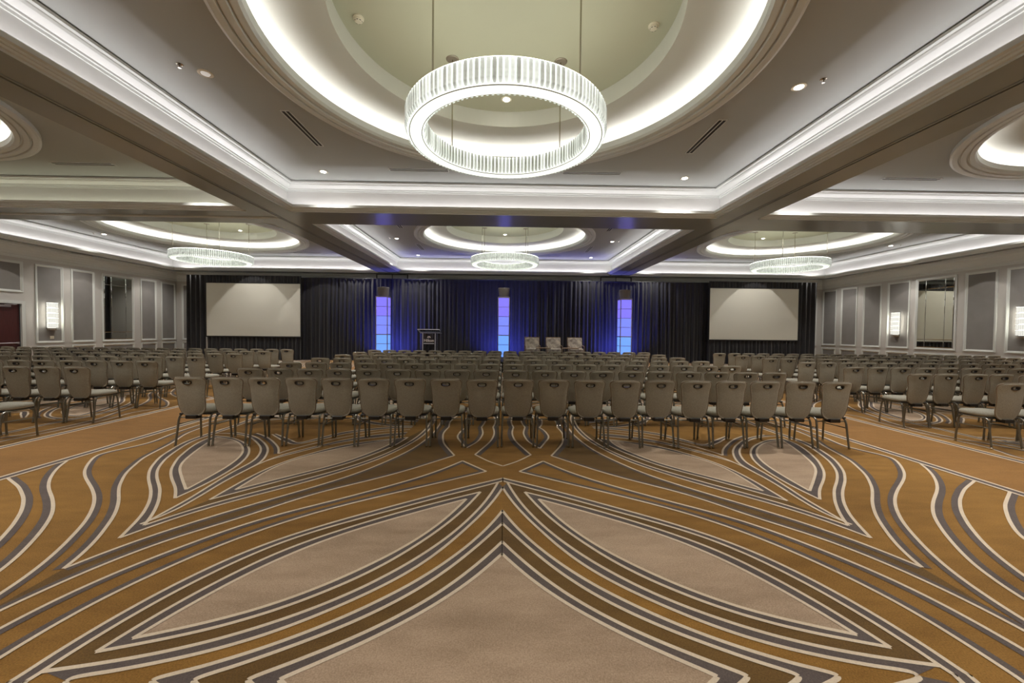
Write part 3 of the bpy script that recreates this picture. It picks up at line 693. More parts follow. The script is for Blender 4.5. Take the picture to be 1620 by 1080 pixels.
# partition doors at the ends of the two tracks, with their corbels
for s in (-1, 1):
    p = MB()
    xc = s * XT
    p.box(xc - .86, xc + .86, YB - .37, YB, 0, 4.59)
    pr = p.build('pocket_surround', M['dark'], wall_back)
    for q in (-1, 1):
        a, b = sorted((xc + q * .02, xc + q * .80))
        MB().bevbox(a, b, YB - .39, YB - .30, .02, 4.565, .006).build('pocket_door', M['trim'], wall_back)
        a, b = sorted((xc + q * .86, xc + q * 1.12))
        MB().bevbox(a, b, YB - .40, YB, 0, 4.598, .01).build('pilaster', M['trim'], wall_back)
        c = MB()
        prof = [(1.12, 4.22), (1.16, 4.24), (1.20, 4.30), (1.30, 4.42), (1.46, 4.50), (1.50, 4.598), (1.12, 4.598)]
        vs = [(xc + q * d, YB - .40, z) for d, z in prof] + [(xc + q * d, YB - .05, z) for d, z in prof]
        n = len(prof)
        fs = [tuple(range(n)), tuple(reversed(range(n, 2 * n)))] + [(i, (i + 1) % n, n + (i + 1) % n, n + i) for i in range(n)]
        c.add(vs, fs).build('corbel', M['trim'], wall_back)

# ------------------------------------------------------------------ ceiling
ceiling = tag(empty('ceiling', (0, 6, ZS)), kind='structure')
ceiling.location = (0, 0, 0)
xs = sorted({-XW, XW} | {v for b in BAYS for v in (b[2] - b[4] - .12, b[2] + b[4] + .12)})
ys = sorted({YF, YB} | {v for b in BAYS for v in (b[3] - b[5] - .12, b[3] + b[5] + .12)})
m = MB()
for i in range(len(xs) - 1):
    for j in range(len(ys) - 1):
        mx, my = (xs[i] + xs[i + 1]) / 2, (ys[j] + ys[j + 1]) / 2
        if any(abs(mx - b[2]) < b[4] and abs(my - b[3]) < b[5] for b in BAYS):
            continue
        m.quad((xs[i], ys[j], ZS), (xs[i], ys[j + 1], ZS), (xs[i + 1], ys[j + 1], ZS), (xs[i + 1], ys[j], ZS))
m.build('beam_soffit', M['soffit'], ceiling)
for s in (-1, 1):
    t = MB()
    t.box(s * XT - .055, s * XT - .018, YF, YB - .2, ZS - .012, ZS + .0)
    t.box(s * XT + .018, s * XT + .055, YF, YB - .2, ZS - .012, ZS + .0)
    tr = t.build('partition_track', M['soffit'], ceiling)
    MB().box(s * XT - .018, s * XT + .018, YF, YB - .2, ZS - .002, ZS - .001).build('track_slot', M['dark'], tr)
t = MB()
t.box(-17.1, -XT - .06, 10.93, 10.97, ZS - .02, ZS).box(-17.1, -XT - .06, 11.01, 11.05, ZS - .02, ZS)
t.build('partition_track', M['trim'], ceiling)

def area_light(name, loc, direction, sx, sy, watt, col, spread=PI):
    l = bpy.data.lights.new(name, 'AREA')
    l.shape = 'RECTANGLE'
    l.size, l.size_y = sx, sy
    l.energy = watt
    l.color = col
    l.spread = spread
    o = bpy.data.objects.new(name, l)
    COL.objects.link(o)
    o.location = loc
    return o

def strip(loc, along, inward, length, watt, col):
    """LED tape lying in a cove: faces up and a little into the room"""
    z = -(Vector((0, 0, 1)) + Vector(inward) * -.30).normalized()      # light shines along -z of its frame
    x = Vector(along).normalized()
    y = z.cross(x).normalized()
    o = area_light('cove_strip_light', loc, None, length, .03, watt, col)
    mw = Matrix((x, y, z)).transposed().to_4x4()
    mw.translation = Vector(loc)
    o.matrix_world = mw
    return o

def spot(loc, watt, col, angle=100, blend=.6, size=.07, target=None):
    l = bpy.data.lights.new('downlight_beam', 'SPOT')
    l.energy = watt
    l.color = col
    l.spot_size = math.radians(angle)
    l.spot_blend = blend
    l.shadow_soft_size = size
    o = bpy.data.objects.new('downlight_beam', l)
    COL.objects.link(o)
    o.location = loc
    if target is not None:
        d = Vector(target) - Vector(loc)
        o.rotation_euler = d.to_track_quat('-Z', 'Y').to_euler()
    return o

RIM = [(.12, ZS), (.12, ZS + .03), (.085, ZS + .035), (.075, ZS + .06), (.045, ZS + .07), (.04, ZS + .085), (0, ZS + .095), (0, ZS + .16), (.05, ZS + .16), (.05, ZS + .06), (.30, ZS + .06)]
CROWN = [(.30, ZC - .22), (.275, ZC - .22), (.27, ZC - .185), (.245, ZC - .18), (.24, ZC - .155), (.20, ZC - .13), (.15, ZC - .10), (.125, ZC - .075), (.12, ZC - .06), (.07, ZC - .055), (.065, ZC - .02), (.10, ZC - .015), (.10, ZC)]
WARM = (1.0, .955, .90)
PINK = (1.0, .945, .97)
for key, words, cx, cy, hx, hy in BAYS:
    full = key[0] > 0
    MB().rect_sweep(cx, cy, hx, hy, RIM).build('tray_rim', M['trim'], ceiling)
    MB().rect_sweep(cx, cy, hx, hy, [(.30, ZS + .06), (.30, ZC - .22)]).build('cove_wall', M['paint'], ceiling)
    MB().rect_sweep(cx, cy, hx, hy, CROWN).build('crown_moulding', M['trim'], ceiling)
    # flat tray ceiling with the round opening
    dcy = cy if key[0] != 1 else 5.78
    R0 = 3.62
    if full:
        ang = sorted([2 * PI * k / 120 for k in range(120)] + [math.atan2(sy * (hy + .3) + (cy - dcy), sx * (hx + .3)) % (2 * PI) for sx in (-1, 1) for sy in (-1, 1)])
        vin, vout = [], []
        for a in ang:
            ca, sa = math.cos(a), math.sin(a)
            vin.append((cx + R0 * ca, dcy + R0 * sa, ZC))
            tx = (hx + .3) / abs(ca) if abs(ca) > 1e-9 else 1e9
            ty = ((hy + .3) + (cy - dcy) * (1 if sa > 0 else -1)) / abs(sa) if abs(sa) > 1e-9 else 1e9
            t = min(tx, ty)
            vout.append((cx + t * ca, dcy + t * sa, ZC))
        n = len(ang)
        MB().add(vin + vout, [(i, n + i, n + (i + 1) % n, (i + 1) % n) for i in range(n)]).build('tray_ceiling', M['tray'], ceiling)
        MB().lathe([(3.62, ZC), (3.62, ZC - .075), (3.58, ZC - .090), (3.50, ZC - .085), (3.49, ZC - .055), (3.47, ZC - .055), (3.46, ZC - .085), (3.38, ZC - .08), (3.365, ZC - .045), (3.345, ZC - .045), (3.335, ZC - .07), (3.26, ZC - .06), (3.23, ZC - .02), (3.22, ZC + .085), (3.27, ZC + .085), (3.27, ZC + .03), (3.62, ZC + .03)], cx, dcy, 120).build('dome_trim', M['trim'], ceiling, smooth=False)
        MB().lathe([(3.62, ZC + .03), (3.62, ZC + .16), (3.60, ZC + .22), (3.54, ZC + .27), (3.44, ZC + .295), (3.30, ZD), (2.38, ZD)], cx, dcy, 120).build('dome_ceiling', M['dome'], ceiling, smooth=False)
        MB().lathe([(2.38, ZD), (2.36, ZD), (2.36, ZT)], cx, dcy, 120).build('dome_lip', M['dome'], ceiling, smooth=False)
        MB().disc(cx, dcy, ZT, 2.36, 120, up=False).build('dome_centre', M['disc'], ceiling)
        MB().lathe([(3.36, ZC + .042), (3.42, ZC + .042)], cx, dcy, 96).build('cove_light_tape', M['domeled'], ceiling)
    else:
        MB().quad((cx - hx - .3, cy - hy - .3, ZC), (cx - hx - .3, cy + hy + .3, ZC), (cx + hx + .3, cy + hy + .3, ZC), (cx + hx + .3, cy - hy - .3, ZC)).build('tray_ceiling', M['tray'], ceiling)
    # cove tapes
    d, z = .17, ZS + .075
    kk = 1.0
    if key[0] == 0:
        continue
    if key == (1, 0):       # this run is dimmed and warmer
        strip((cx, cy + hy + d, z), (1, 0, 0), (0, -1, 0), 2 * hx, L_COVE * 2 * hx * .38, (1.0, .97, .74))
    else:
        strip((cx, cy + hy + d, z), (1, 0, 0), (0, -1, 0), 2 * hx, L_COVE * 2 * hx * kk, PINK)
    strip((cx, cy - hy - d, z), (1, 0, 0), (0, 1, 0), 2 * hx, L_COVE * 2 * hx * kk, PINK)
    strip((cx - hx - d, cy, z), (0, 1, 0), (1, 0, 0), 2 * hy, L_COVE * 2 * hy * kk, PINK)
    strip((cx + hx + d, cy, z), (0, 1, 0), (-1, 0, 0), 2 * hy, L_COVE * 2 * hy * kk, PINK)
# ------------------------------------------------------------------ ceiling fittings
ORD = ['first', 'second', 'third', 'fourth', 'fifth', 'sixth', 'seventh', 'eighth', 'ninth', 'tenth', 'eleventh', 'twelfth', 'thirteenth', 'fourteenth', 'fifteenth', 'sixteenth', 'seventeenth', 'eighteenth', 'nineteenth', 'twentieth', 'twenty-first', 'twenty-second']

def downlight(x, y, z, label, lit=True, watt=None, angle=110):
    o = empty('downlight', (x, y, z))
    tag(o, label, 'ceiling light', 'recessed ceiling downlights')
    MB().lathe([(.062, .0), (.066, -.006), (.098, -.008), (.105, -.003), (.105, .0)], 0, 0, 24).build('trim_ring', M['plastic'], o)
    m = MB().lathe([(.062, -.001), (.055, -.014), (.03, -.02), (.001, -.022)], 0, 0, 24)
    m.build('lens', M['led'] if lit else M['led_dim'], o)
    if lit:
        spot((x, y, z - .05), watt or L_DOWN, WARM, angle, .8, .05)
    return o

def sprinkler(x, y, z, label):
    o = empty('sprinkler_head', (x, y, z))
    tag(o, label, 'sprinkler', 'ceiling sprinkler heads')
    MB().lathe([(.045, 0), (.045, -.006), (.025, -.012), (.02, -.0)], 0, 0, 16).build('escutcheon', M['chrome'], o)
    MB().tube([(0, 0, 0), (0, 0, -.05)], .009, 8).build('stem', M['bronze'], o)
    MB().lathe([(.001, -.05), (.022, -.05), (.022, -.054), (.001, -.054)], 0, 0, 12).build('deflector', M['chrome'], o)

def slot(x0, x1, y0, y1, z, label):
    o = empty('slot_diffuser', ((x0 + x1) / 2, (y0 + y1) / 2, z))
    tag(o, label, 'air vent', 'linear slot air diffusers')
    lx, ly = (x1 - x0) / 2, (y1 - y0) / 2
    along_y = ly > lx
    f = MB()
    g = .016
    if along_y:
        for c in (-.075, 0, .075):
            f.box(c - g / 2, c + g / 2, -ly, ly, -.012, 0)
        f.box(-.083, .083, -ly - .012, -ly, -.012, 0).box(-.083, .083, ly, ly + .012, -.012, 0)
    else:
        for c in (-.075, 0, .075):
            f.box(-lx, lx, c - g / 2, c + g / 2, -.012, 0)
        f.box(-lx - .012, -lx, -.083, .083, -.012, 0).box(lx, lx + .012, -.083, .083, -.012, 0)
    f.build('frame', M['trim'], o)
    for c in (-.0375, .0375):
        s = MB()
        if along_y: s.box(c - .029, c + .029, -ly, ly, -.004, -.001)
        else: s.box(-lx, lx, c - .029, c + .029, -.004, -.001)
        s.build('air_slot', M['dark'], o)

def where(words):
    return '%s %s coffer' % words

for key, words, cx, cy, hx, hy in BAYS:
    dcy = cy if key[0] != 1 else 5.78
    W = where(words)
    if key[0] == 0:
        for dx in (-3.2, 3.2):
            for dy in (-2.6, 2.6):
                spot((cx + dx, cy + dy, ZC - .03), L_DOWN * 2.6, WARM, 130, .9, .06)
        continue
    for s, sw in ((-1, 'left'), (1, 'right')):
        far = ZC
        pts = [((s * 4.5, .38), '%s of the dome, %s' % (sw, W)), ((s * 4.4, 4.05), 'far %s corner, %s' % (sw, W)), ((s * 4.5, -3.6), 'near %s corner, %s' % (sw, W))]
        for (dx, dy), lab in pts:
            if key == (1, 1) and dy < -3: pass
            lit = not (key == (1, 1) and s < 0 and dy == .38)
            downlight(cx + dx, dcy + dy, ZC, ('bright' if lit else 'unlit') + ' round downlight, ' + lab, lit)
        sprinkler(cx + s * 4.72, dcy + .18, ZC, 'small chrome sprinkler head, %s edge of the %s' % (sw, W))
        for dy, dw in ((2.02, 'far'), (-2.02, 'near')):
            slot(cx + s * 3.86 - .08, cx + s * 3.86 + .08, dcy + dy - .66, dcy + dy + .66, ZC, 'lengthwise slot diffuser %s-%s of the dome in the %s' % (dw, sw, W))
        slot(cx + s * 2.06 - .69, cx + s * 2.06 + .69, dcy + 3.84 - .08, dcy + 3.84 + .08, ZC, 'crosswise slot diffuser at the far %s of the dome, %s' % (sw, W))
    downlight(cx, dcy + 1.93, ZT, 'bright round downlight in the raised dome centre of the ' + W, True, L_DOWN * .6)
    for s, sw in ((-1, 'left'), (1, 'right')):
        o = empty('smoke_detector', (cx + s * 2.1, dcy + .02, ZT))
        tag(o, 'white smoke detector at the %s of the dome in the %s' % (sw, W), 'smoke detector', 'smoke detectors')
        MB().lathe([(.075, 0), (.075, -.015), (.062, -.02), (.058, -.045), (.04, -.06), (.001, -.062)], 0, 0, 24).build('housing', M['plastic'], o)
        vm = MB()
        for k in range(8):
            a = 2 * PI * k / 8
            x, y = .053 * math.cos(a), .053 * math.sin(a)
            vm.add([(x - .012 * math.sin(a), y + .012 * math.cos(a), -.05), (x + .012 * math.sin(a), y - .012 * math.cos(a), -.05), (x * .93 + .012 * math.sin(a), y * .93 - .012 * math.cos(a), -.0575), (x * .93 - .012 * math.sin(a), y * .93 + .012 * math.cos(a), -.0575)], [(0, 1, 2, 3)])
        vm.build('sensor_slot', M['dark'], o)

# air grilles in the soffit along the side walls
for x, y, lab in ((-17.45, 17.0, 'dark ceiling air grille above the left wall panels'), (17.42, 16.2, 'dark ceiling air grille above the right wall mirror')):
    o = empty('ceiling_grille', (x, y, ZS))
    tag(o, lab, 'air vent')
    MB().box(-.17, .17, -.42, -.40, -.012, 0).box(-.17, .17, .40, .42, -.012, 0).box(-.17, -.15, -.4, .4, -.012, 0).box(.15, .17, -.4, .4, -.012, 0).build('frame', M['soffit'], o)
    MB().box(-.15, .15, -.4, .4, -.003, -.001).build('core', M['dark'], o)
    for k in range(9):
        MB().box(-.15, .15, -.36 + k * .09 - .006, -.36 + k * .09 + .006, -.010, -.003).build('louvre', M['bronze'], o)
    break_ = None

# wall-wash lights near the stage wall and the side walls
for x in (-12.6, -9.2, -5.0, -2.2, 2.4, 6.6, 9.6, 12.9):
    spot((x, 18.9, ZC - .03), L_WASH, (1, .95, .88), 70, .10, .03, (x, 20.6, 0.3))
for x, t in ((-17.0, -17.6), (17.0, 17.6)):
    for y in (14.5, 17.2, 20.0):
        spot((x * .985, y, ZS - .03), L_WASH * .25, (1, .93, .84), 80, .15, .03, (t, y, 0))

# ------------------------------------------------------------------ chandeliers
def bar_mesh(hb, w, d, tip):
    """one faceted crystal bar hanging from the origin"""
    z0, z1 = -hb, 0
    prof = [(-w / 2, -d * .25), (-w * .3, -d / 2), (w * .3, -d / 2), (w / 2, -d * .25), (w / 2, d * .3), (-w / 2, d * .3)]
    n = len(prof)
    top = [(x, y, z1) for x, y in prof]
    bot = [(x, y, z0 + tip) for x, y in prof]
    low = [(x * .55, y * .55 + tip * .2, z0) for x, y in prof]
    m = MB()
    fs = [tuple(range(n))]
    for k in range(2):
        for i in range(n):
            j = (i + 1) % n
            fs.append((k * n + j, k * n + i, (k + 1) * n + i, (k + 1) * n + j))
    fs.append(tuple(reversed(range(2 * n, 3 * n))))
    m.add(top + bot + low, fs)
    return m

RZ = 4.27                                       # underside of the chandelier ring
def chandelier(cx, cy, label, detailed):
    o = empty('ring_chandelier', (cx, cy, RZ))
    tag(o, label, 'chandelier', 'ring chandeliers')
    h = .27
    # body
    MB().lathe([(1.18, .04), (1.18, h), (1.34, h), (1.34, .04), (1.18, .04)], 0, 0, 96).build('lamp_core', M['core'], o)
    MB().lathe([(1.165, .02), (1.17, .0), (1.32, .0), (1.325, .02), (1.165, .02)], 0, 0, 96).build('light_diffuser', M['ringled'], o)
    for r in (1.163, 1.328):
        MB().tube([(r * math.cos(2 * PI * k / 96), r * math.sin(2 * PI * k / 96), .006) for k in range(96)], .006, 5, closed=True).build('rim_wire', M['bronze'], o)
    MB().lathe([(1.14, h), (1.14, h + .012), (1.38, h + .012), (1.38, h), (1.14, h)], 0, 0, 96).build('top_plate', M['topled'], o)
    # four rods to the dome
    for sx in (-1, 1):
        for sy in (-1, 1):
            x, y = sx * .88, sy * .88
            rod = MB().tube([(x, y, h), (x, y, ZT - RZ)], .011, 8).build('hanging_rod', M['chrome'], o)
            MB().lathe([(.001, ZT - RZ - .014), (.09, ZT - RZ - .014), (.104, ZT - RZ - .008), (.106, ZT - RZ)], x, y, 24).build('canopy', M['bronze'], rod)
    outer, inner = bar_mesh(h - .01, .050, .034, .05), bar_mesh(h - .01, .047, .03, .045)
    NO, NI = 132, 114
    if detailed:
        mo = mi = None
        for r, n, src, flip in ((1.372, NO, outer, 0), (1.125, NI, inner, PI)):
            me = None
            for k in range(n):
                a = 2 * PI * k / n
                rot = a + PI / 2 + flip
                if me is None:
                    b = src.build('crystal', M['crystal'], o)
                    me = b.data
                else:
                    b = link('crystal', me, o)
                b.location = (r * math.cos(a), r * math.sin(a), h)
                b.rotation_euler = (.0, 0, rot)
    else:
        for r, n, src, flip, nm in ((1.372, NO, outer, 0, 'outer_crystals'), (1.125, NI, inner, PI, 'inner_crystals')):
            m = MB()
            for k in range(n):
                a = 2 * PI * k / n
                rot = Matrix.Rotation(a + PI / 2 + flip, 3, 'Z')
                m.add([rot @ Vector(v) + Vector((r * math.cos(a), r * math.sin(a), h)) for v in src.v], src.f)
            tag(m.build(nm, M['crystal_far'], o), kind='stuff')
    return o
for key, words, cx, cy, hx, hy in BAYS:
    if key[0] == 1 and key[1] == 1:
        chandelier(cx, 5.74, 'large lit crystal ring chandelier nearest the camera, under the near dome', True)
    elif key[0] == 2:
        chandelier(cx * .985, cy - .03, {0: 'lit crystal ring chandelier at the far left, above the left screen', 1: 'small-looking lit crystal ring chandelier in the far middle, above the stage', 2: 'lit crystal ring chandelier at the far right, above the right screen'}[key[1]], False)
    elif key[0] == 1:
        pass

# ------------------------------------------------------------------ sconces, mirrors, switch
def sconce(x, y, z0, side, label):
    o = empty('wall_sconce', (x, y, z0), 0 if side < 0 else PI)      # local +x points into the room
    tag(o, label, 'wall light', 'crystal wall sconces')
    MB().bevbox(.0, .03, -.15, .15, -.06, 1.02, .005).build('backplate', M['chrome'], o)
    MB().bevbox(.0, .10, -.14, .14, -.09, -.03, .008).build('bracket', M['bronze'], o)
    MB().box(.03, .05, -.13, .13, 0, 1.0).build('lamp_core', M['sconceled'], o)
    for s in (-1, 1):
        lo = area_light('sconce_lamp', (0, 0, 0), None, .03, .9, L_SCONCE, (1, .97, .82))
        zl = Vector((-side * .55, -s * .83, 0)).normalized()          # shines to the wall beside the fitting
        yl = Vector((0, 0, 1))
        mw = Matrix((yl.cross(zl), yl, zl)).transposed().to_4x4()
        mw.translation = Vector((x - side * .135, y + s * .19, z0 + .5))
        lo.matrix_world = mw
    for k in range(5):
        z = k * .2
        t = MB()
        for j in range(6):
            yy = -.145 + j * .058
            t.bevbox(.085, .12, yy - .024, yy + .024, z + .012, z + .178, .006)
        for j in (0, 1):
            for s in (-1, 1):
                yy = s * .16
                xx = .045 + j * .045
                t.bevbox(xx - .018, xx + .018, yy - .012, yy + .012, z + .012, z + .178, .005)
        c = t.build('crystal_tier', M['crystal_s'], o)
        MB().box(.03, .125, -.17, .17, z + .180, z + .196).build('tier_rail', M['sconceled'], o)
    return o
M['crystal_s'] = mat('sconce_bar', srgb(150, 150, 142), .15, emit=(1, 1, .93, 1), estr=.36, spec=.8)
sconce(-XW, 16.09, 1.54, -1, 'lit crystal wall sconce on the left wall beside the red-brown door')
sconce(XW, 17.84, 1.62, 1, 'lit crystal wall sconce on the right wall, left of the mirror')
sconce(XW, 13.36, 1.62, 1, 'lit crystal wall sconce at the right edge of the picture')

def wall_mirror(x, y0, y1, z0, z1, side, label):
    o = empty('wall_mirror', (x, (y0 + y1) / 2, z0))
    tag(o, label, 'mirror', 'panelled wall mirrors')
    hw, hh = (y1 - y0) / 2, z1 - z0
    cutsy = [-hw, -hw + .32, hw - .32, hw]
    cutsz = [0, .32, hh - .38, hh]
    s = -side
    for i in range(3):
        for j in range(3):
            a, b, c, d = cutsy[i], cutsy[i + 1], cutsz[j], cutsz[j + 1]
            v = .016
            x0, x1 = s * .010, s * .018
            vs = [(x0, a + .003, c + .003), (x0, b - .003, c + .003), (x0, b - .003, d - .003), (x0, a + .003, d - .003),
                  (x1, a + v, c + v), (x1, b - v, c + v), (x1, b - v, d - v), (x1, a + v, d - v)]
            MB().add(vs, [(4, 5, 6, 7), (0, 1, 5, 4), (1, 2, 6, 5), (2, 3, 7, 6), (3, 0, 4, 7)]).build('mirror_pane', M['mirror'], o)
    b0, b1 = sorted((s * .002, s * .009))
    MB().box(b0, b1, -hw, hw, 0, hh).build('backing', M['dark'], o)
wall_mirror(-XW, 18.20, 19.53, 1.05, 3.88, -1, 'tall wall mirror beside the left screen, showing dark drapes')
wall_mirror(XW, 15.55, 16.93, 1.10, 3.92, 1, 'tall wall mirror between the two right sconces, showing a white screen')

o = empty('wall_switch', (-XW + .004, 16.12, 1.17))
tag(o, 'white switch plate under the sconce on the left wall', 'switch')
MB().bevbox(0, .012, -.07, .07, -.06, .06, .004).build('plate', M['plastic'], o)
for s in (-1, 1):
    MB().bevbox(.010, .022, s * .03 - .012, s * .03 + .012, -.03, .03, .003).build('rocker', M['plastic'], o)

# ------------------------------------------------------------------ stage wall: drapes and screens
def drape_mesh(x0, x1, y, z0, z1, amp=.06, pitch=.17, seed=0, gather=0.0, rows=10):
    rnd = random.Random(seed)
    n = int((x1 - x0) / .028) + 2
    ph = [rnd.uniform(0, 6.28) for _ in range(4)]
    fr = [1.0, .53 + rnd.uniform(-.05, .05), 1.63, .23]
    vs, fs = [], []
    for j in range(rows + 1):
        t = j / rows
        z = z1 + (z0 - z1) * t
        for i in range(n):
            u = i / (n - 1)
            x = x0 + (x1 - x0) * u
            k = 2 * PI / pitch
            a = amp * (.8 + .2 * math.sin(x * .9 + ph[3]))
            sway = .02 * t * math.sin(2.1 * x + ph[2])
            d = a * (.35 + .65 * min(1, t * 3)) * (math.sin(k * fr[0] * (x + sway) + ph[0]) + .6 * math.sin(k * fr[1] * (x + 1.5 * sway) + ph[1]) + .25 * math.sin(k * fr[2] * x + ph[2] + t))
            vs.append((x + sway, y + d, z))
    for j in range(rows):
        for i in range(n - 1):
            a = j * n + i
            fs.append((a, a + n, a + n + 1, a + 1))
    return MB().add(vs, fs)

YD = 20.8
dr = empty('stage_drape', (0, YD, 0))
tag(dr, 'black floor-length pleated drape behind the stage between the two screens', 'drape')
edges = [-10.75, -8.7, -6.8, -5.2, -3.4, -1.7, 0.0, 1.75, 3.45, 5.15, 6.9, 8.7, 10.9]
for i in range(len(edges) - 1):
    drape_mesh(edges[i] - .03, edges[i + 1] + .03, (i % 2) * .05, 0.02, 4.22, .055, .21, seed=i, rows=10).build('drape_panel', M['drape'], dr, smooth=True)
MB().tube([(-10.7, 0.02, 4.23), (10.9, 0.02, 4.23)], .025, 8).build('drape_rail', M['black'], dr)
for x in edges[::2]:
    MB().tube([(x, .22, 0), (x, .22, 4.24)], .025, 8).build('upright_pole', M['alu'], dr)

def screen_set(xl, xr, z0, z1, xo, label):
    """xl..xr screen surface, xo = outer end of the side drape"""
    ys = 20.42
    s = 1 if xo > 0 else -1
    o = empty('projection_screen', ((xl + xr) / 2, ys, 0))
    tag(o, label, 'screen', 'projection screens')
    cx = (xl + xr) / 2
    L, R = xl - cx, xr - cx
    MB().add([(L, 0, z0), (R, 0, z0), (R, 0, z1), (L, 0, z1)], [(0, 1, 2, 3)]).build('screen_surface', M['screen'], o)
    f = MB()
    f.box(L - .05, L, -.015, .03, z0 - .06, z1 + .05).box(R, R + .05, -.015, .03, z0 - .06, z1 + .05)
    f.box(L, R, -.015, .03, z1, z1 + .05).box(L, R, -.015, .03, z0 - .06, z0)
    f.build('screen_frame', M['black'], o)
    zt = 4.27
    drape_mesh(L - .05, R + .05, .0, z1 + .03, zt, .03, .16, 31, rows=4).build('valance', M['drape'], o, smooth=True)
    drape_mesh(L - .02, R + .02, .05, 0.02, z0 - .03, .05, .2, 32, rows=6).build('skirt', M['drape'], o, smooth=True)
    a, b = sorted((xo - cx, (R + .02) if s > 0 else (L - .02)))
    drape_mesh(a, b, .02, 0.02, zt, .07, .24, 33, rows=10).build('side_drape', M['drape'], o, smooth=True)
    for x in (L + .5, R - .5):
        t = MB()
        t.tube([(x, .15, 0), (x, .15, zt - .1)], .02, 6)
        t.build('frame_leg', M['alu'], o)
screen_set(-14.98, -10.30, 1.22, 3.87, -15.96, 'blank white projection screen with black surround at the left of the stage')
screen_set(10.58, 15.21, 1.28, 3.92, 16.2, 'blank white projection screen with black surround at the right of the stage')

# stage platform
STG = .42
st = empty('stage_platform', (0, 16.75, 0))
tag(st, 'low black skirted stage platform in front of the dark drapes', 'stage')
for i in range(4):
    MB().bevbox(-4.3 + i * 2.15 + .005, -4.3 + (i + 1) * 2.15 - .005, -1.5, 1.5, STG - .06, STG, .004).build('deck', M['stagefab'], st)
drape_mesh(-4.3, 4.3, -1.5, .01, STG - .06, .02, .14, 77, rows=3).build('skirt', M['stagefab'], st, smooth=True)
MB().box(-4.25, 4.25, -1.4, 1.45, .005, STG - .07).build('undercarriage', M['black'], st)

# ------------------------------------------------------------------ lit columns
def light_column(x, y, zb, zt, label):
    o = empty('light_column', (x, y, zb))
    tag(o, label, 'lit column', 'tall blue lit columns')
    w = .265
    H = zt - zb
    MB().bevbox(-w - .04, w + .04, -w - .04, w + .04, 0, .05, .008).build('base', M['black'], o)
    for sx in (-1, 1):
        for sy in (-1, 1):
            MB().box(sx * w - .018, sx * w + .018, sy * w - .018, sy * w + .018, .05, H).build('corner_post', M['alu'], o)
    n = 7
    zs = [.06 + (H - .10) * k / n for k in range(n + 1)]
    mid = 3
    for k in range(n):
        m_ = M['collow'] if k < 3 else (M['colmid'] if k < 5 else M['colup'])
        z0, z1 = zs[k] + .010, zs[k + 1] - .010
        i = w - .006
        for sgx, sgy in ((0, -1), (1, 0), (-1, 0), (0, 1)):
            if sgy:
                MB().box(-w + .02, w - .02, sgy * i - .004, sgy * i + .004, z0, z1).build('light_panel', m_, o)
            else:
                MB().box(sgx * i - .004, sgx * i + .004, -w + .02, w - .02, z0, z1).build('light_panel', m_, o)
    for k in range(1, n):
        if k == mid: continue
        q = MB()
        for a, b, c, d in ((-w + .02, w - .02, -w - .003, -w + .008), (-w + .02, w - .02, w - .008, w + .003), (-w - .003, -w + .008, -w + .02, w - .02), (w - .008, w + .003, -w + .02, w - .02)):
            q.box(a, b, c, d, zs[k] - .012, zs[k] + .012)
        q.build('panel_seam', M['alu'], o)
    for z in (zs[mid], H - .02, .06):
        t = MB()
        for a, b, c, d in ((-w, w, -w - .012, -w + .012), (-w, w, w - .012, w + .012), (-w - .012, -w + .012, -w, w), (w - .012, w + .012, -w, w)):
            t.box(a, b, c, d, z - .022, z + .022)
        t.build('cross_rail', M['alu'], o)
    MB().lathe([(.001, H), (.22, H), (.235, H + .02), (.275, H + .42), (.265, H + .44), (.255, H + .42), (.22, H + .05), (.001, H + .05)], 0, 0, 32).build('lamp_drum', M['drum'], o, smooth=False)
def column_glow(x, y):
    # unseen uplighters added behind each column for more blue glow on the drape
    for dx in (-.45, .45):
        o = empty('added_uplighter', (x + dx, y + .55, 0))
        tag(o, 'small black uplighter added unseen behind the %s blue column, %s side' % ('left' if x < -1 else 'right' if x > 1 else 'middle', 'left' if dx < 0 else 'right'), 'uplighter', 'added uplighters')
        MB().lathe([(.001, .0), (.09, .0), (.09, .02), (.075, .04), (.075, .16), (.068, .16), (.065, .12), (.001, .12)], 0, 0, 20).build('added_can', M['black'], o)
        MB().disc(0, 0, .13, .064, 20).build('lens', M['colup'], o)  # lens of the added uplighter
        l = spot((x + dx, y + .55, .19), L_UP, (.09, .11, 1.0), 115, 1.0, .05, (x + dx * 1.2, y + 1.45, 1.5))

light_column(-5.80, 19.3, 0.0, 3.19, 'blue lit column left of the clear lectern')
light_column(-.03, 19.3, 0.0, 3.22, 'blue lit column in the middle behind the stage')
light_column(5.83, 19.3, 0.0, 3.20, 'blue lit column right of the three armchairs')

for x in (-5.80, -.03, 5.83):
    column_glow(x, 19.3)

